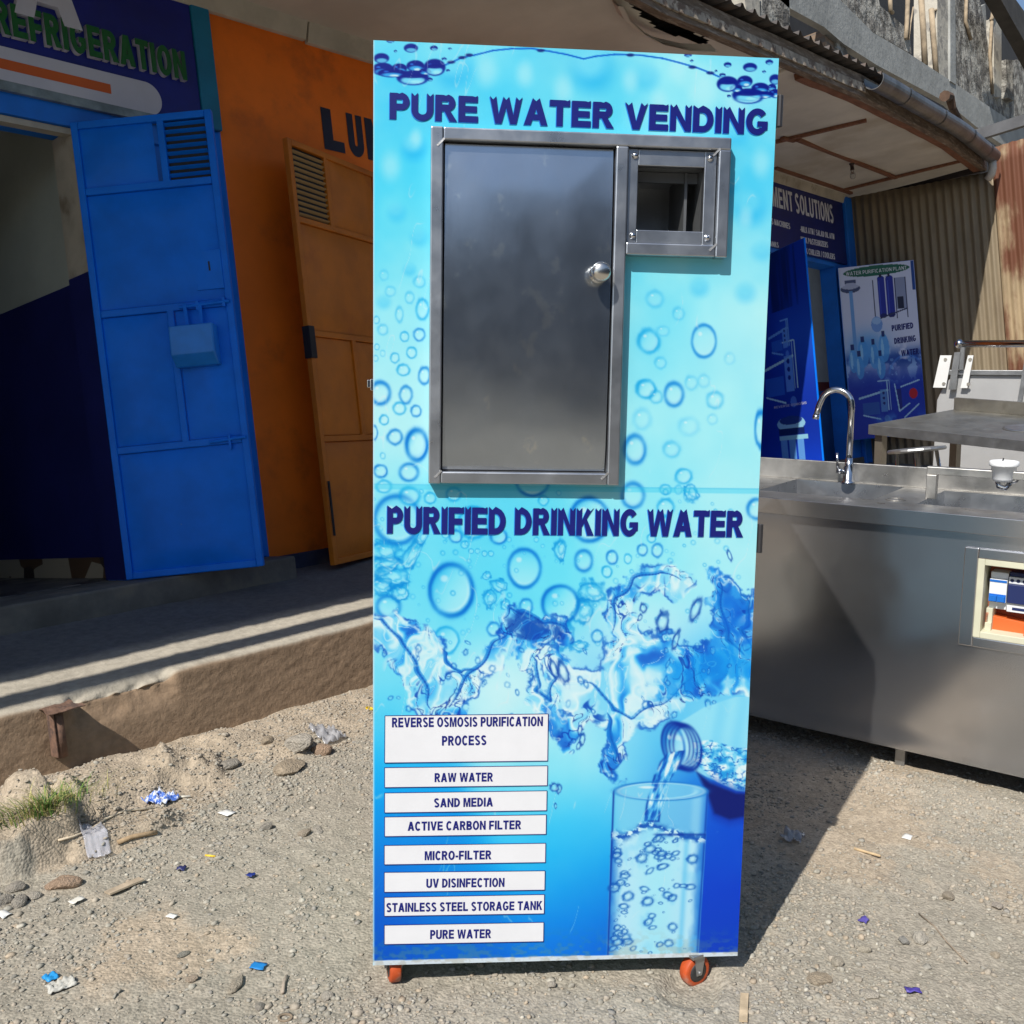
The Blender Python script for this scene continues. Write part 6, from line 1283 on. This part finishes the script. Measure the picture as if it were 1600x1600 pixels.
def patch(px, py, wpx, hpx, colr, label, cat, name, seed, crumple=.35, rz=0., rough=.5, n=9, alpha=1., trans=0., lift=.25, c2=None, m2=(.45, .55), m2s=40, grp=None):
    """a crumpled scrap of sheet material lying on the ground"""
    P = on_ground(px, py); dist = np.linalg.norm(P-CAM); w = wpx*dist/FPX; h = hpx*dist/FPX*1.9
    u, v = np.meshgrid(np.linspace(-.5, .5, n), np.linspace(-.5, .5, n)); rg = np.random.default_rng(seed)
    x = u*w*(1+.2*(fbm(u*3+seed, v*3, 1100, 2)-.5)); y = v*h*(1+.3*(fbm(u*3+9, v*3+seed, 1101, 2)-.5))
    z = crumple*min(w, h)*(np.abs(fbm(u*5+seed, v*5, 1102+seed, 3)-.5)*2.2)+.003
    c, s_ = math.cos(rz), math.sin(rz); X = P[0]+x*c-y*s_; Y = P[1]+x*s_+y*c
    Z = gz(X, Y)+relief(X, Y)+z+.004
    o = grid_obj(name, np.stack([X-P[0], Y-P[1], Z-P[2]], -1), mat('scrap %02d' % seed, colr, rough, 0, .1, 20, .2, 60, c2=c2, m2=m2, m2s=m2s, alpha=alpha, trans=trans), smooth=False); o.location = tuple(P)
    md = o.modifiers.new('Solid', 'SOLIDIFY'); md.thickness = .0008
    return tag(o, label, cat, grp)
patch(252, 1254, 38, 17, (.62, .66, .74), 'crumpled blue and white wrapper on the dirt bank', 'wrapper', 'crumpled_wrapper', 1, .5, .3, c2=(.08, .17, .55), m2=(.48, .53), m2s=45, n=14)
patch(148, 1306, 30, 30, (.55, .55, .60), 'clear crumpled plastic bag beside the grass tuft', 'plastic bag', 'plastic_bag', 2, .3, -.3, .12, n=16, alpha=.42)
patch(1240, 1312, 34, 15, (.5, .5, .52), 'clear plastic scrap lying in the machine shadow', 'plastic scrap', 'plastic_scrap', 3, .5, .2, .15, n=12, alpha=.5)
patch(355, 1273, 17, 10, (.72, .72, .70), 'small white printed tag on the grit', 'tag', 'paper_tag', 4, .05, .15, n=4)
patch(404, 1514, 16, 10, (.015, .19, .50), 'square bright blue plastic scrap in the foreground', 'plastic scrap', 'plastic_scrap', 5, .12, .5, n=5)
patch(80, 1533, 16, 8, (.02, .25, .58), 'bright blue foil scrap on a white clump at lower left', 'plastic scrap', 'plastic_scrap', 6, .5, .1, n=7)
patch(96, 1546, 34, 11, (.46, .45, .41), 'dirty white paper clump under the blue foil scrap', 'paper', 'paper_clump', 7, .5, -.2, n=14)
patch(269, 1435, 10, 7, (.75, .73, .68), 'tiny white paper square in the middle of the dust', 'paper', 'paper_scrap', 8, .08, .3, n=4)
patch(120, 1411, 18, 6, (.66, .64, .58), 'torn white paper sliver below the pinkish slab', 'paper', 'paper_scrap', 9, .3, .1, n=6)
patch(5, 1433, 14, 10, (.75, .74, .72), 'white paper bit at the left edge under the cobbles', 'paper', 'paper_scrap', 10, .3, .2, n=5)
patch(392, 1371, 9, 6, (.015, .03, .18), 'dark blue plastic bit right of the yellow straw', 'plastic scrap', 'plastic_scrap', 11, .5, .2, n=5)
patch(284, 1361, 11, 6, (.03, .035, .12), 'dark blue plastic bit left of the yellow straw', 'plastic scrap', 'plastic_scrap', 12, .5, .6, n=5)
patch(1427, 1553, 13, 10, (.07, .05, .30), 'purple plastic bit in the right foreground', 'plastic scrap', 'plastic_scrap', 13, .5, .6, n=5)
patch(1350, 1443, 11, 8, (.10, .08, .33), 'purple plastic bit by the edge of the machine shadow', 'plastic scrap', 'plastic_scrap', 14, .5, 1.6, n=5)
patch(1418, 1311, 17, 6, (.70, .69, .66), 'white chip on the dust in front of the sink', 'chip', 'white_chip', 15, .15, .1, n=5)
patch(512, 1150, 44, 18, (.45, .45, .47), 'clear plastic film caught by the pavement wall near the machine', 'plastic film', 'plastic_film', 16, .5, .1, .12, n=14, alpha=.5)
def stick(pts, r, colr, label, cat, name, flat=None, seed=0):
    Q = [on_ground(*p) for p in pts]; o0 = Q[0]; m = MB()
    if flat: m.bar(Q[0]-o0+np.array([0, 0, .006]), Q[-1]-o0+np.array([0, 0, .008]), flat[0], flat[1])
    else: m.tube([q-o0+np.array([0, 0, r+.002]) for q in Q], r, 8)
    o = m.build(name, mat('stick %02d' % seed, colr, .85, 0, .25, 30, .3, 60), None, smooth=not flat); o.location = tuple(o0); return tag(o, label, cat)
stick([(168, 1400), (222, 1378)], 0, (.36, .29, .21), 'flat brown wooden slat on the dust at lower left', 'wood strip', 'wood_strip', (.030, .005), 1)
stick([(185, 1325), (205, 1316), (226, 1309), (246, 1307)], .007, (.31, .22, .13), 'strip of brown bark under the dirt bank', 'bark', 'bark_strip', None, 2)
stick([(92, 1322), (115, 1315), (140, 1300), (165, 1283), (195, 1270), (240, 1266)], .0035, (.55, .46, .34), 'pale curved cord running across the dirt bank', 'cord', 'pale_cord', None, 3)
stick([(270, 1249), (298, 1247)], .004, (.62, .58, .50), 'short pale straw sticking from the wrapper', 'straw', 'drinking_straw', None, 4)
stick([(321, 1339), (337, 1341)], .003, (.62, .42, .04), 'yellow straw piece on the grit', 'straw', 'straw_piece', None, 5)
stick([(1335, 1329), (1352, 1334), (1376, 1341)], .004, (.50, .37, .22), 'pale thin stick on the dust in front of the sink', 'stick', 'wooden_stick', None, 6)
stick([(1436, 1430), (1460, 1450), (1480, 1475), (1512, 1508)], .002, (.25, .20, .15), 'long thin dark twig in the right foreground', 'twig', 'twig', None, 7)
stick([(1164, 1558), (1162, 1602)], 0, (.45, .35, .23), 'short flat lath at the bottom edge beside the machine', 'lath', 'wooden_lath', (.018, .005), 8)
stick([(449, 1530), (444, 1540), (442, 1556)], .004, (.36, .30, .24), 'short bent root in the foreground left of the machine', 'root', 'bent_root', None, 9)
# rings: bottle cap ring and rusty washer
P = on_ground(577, 1110); tag(MB().lathe([(.016, 0), (.018, .010), (.014, .010), (.012, 0), (.016, 0)], (0, 0, 0), (.2, -.3, 1), 20).build('bottle_cap_ring', mat('yellow plastic', (.62, .42, .01), .4, 0, .05, 9, 0), None, smooth=True), 'yellow plastic cap ring at the corner of the machine', 'cap ring').location = tuple(P)
P = on_ground(446, 1592); tag(MB().lathe([(.015, 0), (.017, .004), (.012, .005), (.011, 0), (.015, 0)], (0, 0, 0), (.1, -.1, 1), 20).build('ring_washer', mat('brown ring', (.22, .17, .12), .8, 0, .2, 30, .2), None, smooth=True), 'dusty brown ring at the bottom edge of the picture', 'ring').location = tuple(P)
# grass tuft
rg = np.random.default_rng(9); gV, gF, gC = [], [], []
P0 = on_ground(70, 1268)
for k in range(430):
    a = rg.uniform(0, 6.28); rr = abs(rg.normal(0, .065)); L = rg.uniform(.04, .12); b0 = np.array([rr*math.cos(a)*1.5, rr*math.sin(a)*.8, -.004]); aa = a+rg.normal(0, .6); lean = rg.uniform(.6, 1.5)
    w = rg.uniform(.0012, .0024); side = np.array([-math.sin(aa), math.cos(aa), 0])*w; o = len(gV)
    for j, t in enumerate((0, .35, .7, 1.)):
        p = b0+np.array([math.cos(aa), math.sin(aa), 0])*L*lean*t*t*.8+np.array([0, 0, L*(t*(1-.45*lean*t))]); k_ = 1-t*.9
        gV += [tuple(p-side*k_), tuple(p+side*k_)]
    gF += [(o+2*j, o+2*j+1, o+2*j+3, o+2*j+2) for j in range(3)]
    c = np.array([.07, .15, .025]) if rg.random() < .45 else np.array([.30, .27, .10])
    gC += [tuple(c*rg.uniform(.7, 1.4))]*8
me = bpy.data.meshes.new('grass_tuft'); me.from_pydata(gV, [], gF); at_ = me.attributes.new('Paint', 'FLOAT_COLOR', 'POINT'); at_.data.foreach_set('color', np.concatenate([np.array(gC), np.ones((len(gC), 1))], 1).astype(np.float32).reshape(-1))
me.materials.append(mat('grass blade', (1, 1, 1), .6, attr='Paint', var=.1, vs=40, bump=0)); o = bpy.data.objects.new('grass_tuft', me); col.objects.link(o); o.location = tuple(P0); tag(o, 'tuft of green and yellow grass growing under the pavement wall', 'grass tuft')
# rusty pipe stub and plate cast into the pavement edge
q = at(86, 1112, 1, -.02); ps = thing('pipe_bracket', 'rusty pipe stub with a bent top plate on the pavement face', 'bracket', loc=tuple(q))
rust = mat('brown rust', (.17, .10, .07), .9, .2, .3, 30, .4, 80, c2=(.09, .06, .05), m2=(.5, .65), m2s=25)
m = MB(); m.tube([(0, -.012, .005), (0, -.012, -.155)], .019, 14); m.build('pipe', rust, ps, smooth=True)
m = MB(); m.box(-.022, -.019, -.03, .02, -.15, .0); m.build('flange', rust, ps)
m = MB(); A, Bq = np.meshgrid(np.linspace(-.045, .075, 12), np.linspace(-.055, .09, 12)); m.grid(np.stack([A+.02*(fbm(A*30, Bq*30, 1201, 2)-.5), Bq, .016+.018*(fbm(A*20, Bq*20, 1200, 3)-.5)-np.clip(-Bq-.02, 0, 1)*.25], -1)); o = m.build('top_plate', rust, ps); md = o.modifiers.new('Solid', 'SOLIDIFY'); md.thickness = .003
# building across the road: it stands behind the viewer and shows in the steel
ob_ = thing('opposite_building', 'dark shaded shop row across the road, mirrored in the stainless hatch', 'building', loc=(-9, -13, -2))
m = MB(); m.box(-16, 40, -4, 0, 1.0, 6.2); o = m.build('upper_wall', mat('slate blue wall', (.06, .10, .16), .8, 0, .2, .6, .2, 2), ob_)
m = MB(); m.box(-16, 40, -3.9, .05, -2.5, 1.0); o = m.build('lower_wall', mat('brown wall', (.16, .11, .075), .85, 0, .2, .6, .2, 2), ob_)
m = MB(); m.box(-16.5, 40.5, -4.2, 1.2, 6.2, 6.35); o = m.build('roof', rustroof, ob_)
for k in range(13): MB().box(-15+k*4, -13+k*4, .0505, .09, -.4, .95).build('shutter', mat('dark shutter', (.03, .035, .05), .6, .2, .2, 2, .2), ob_)
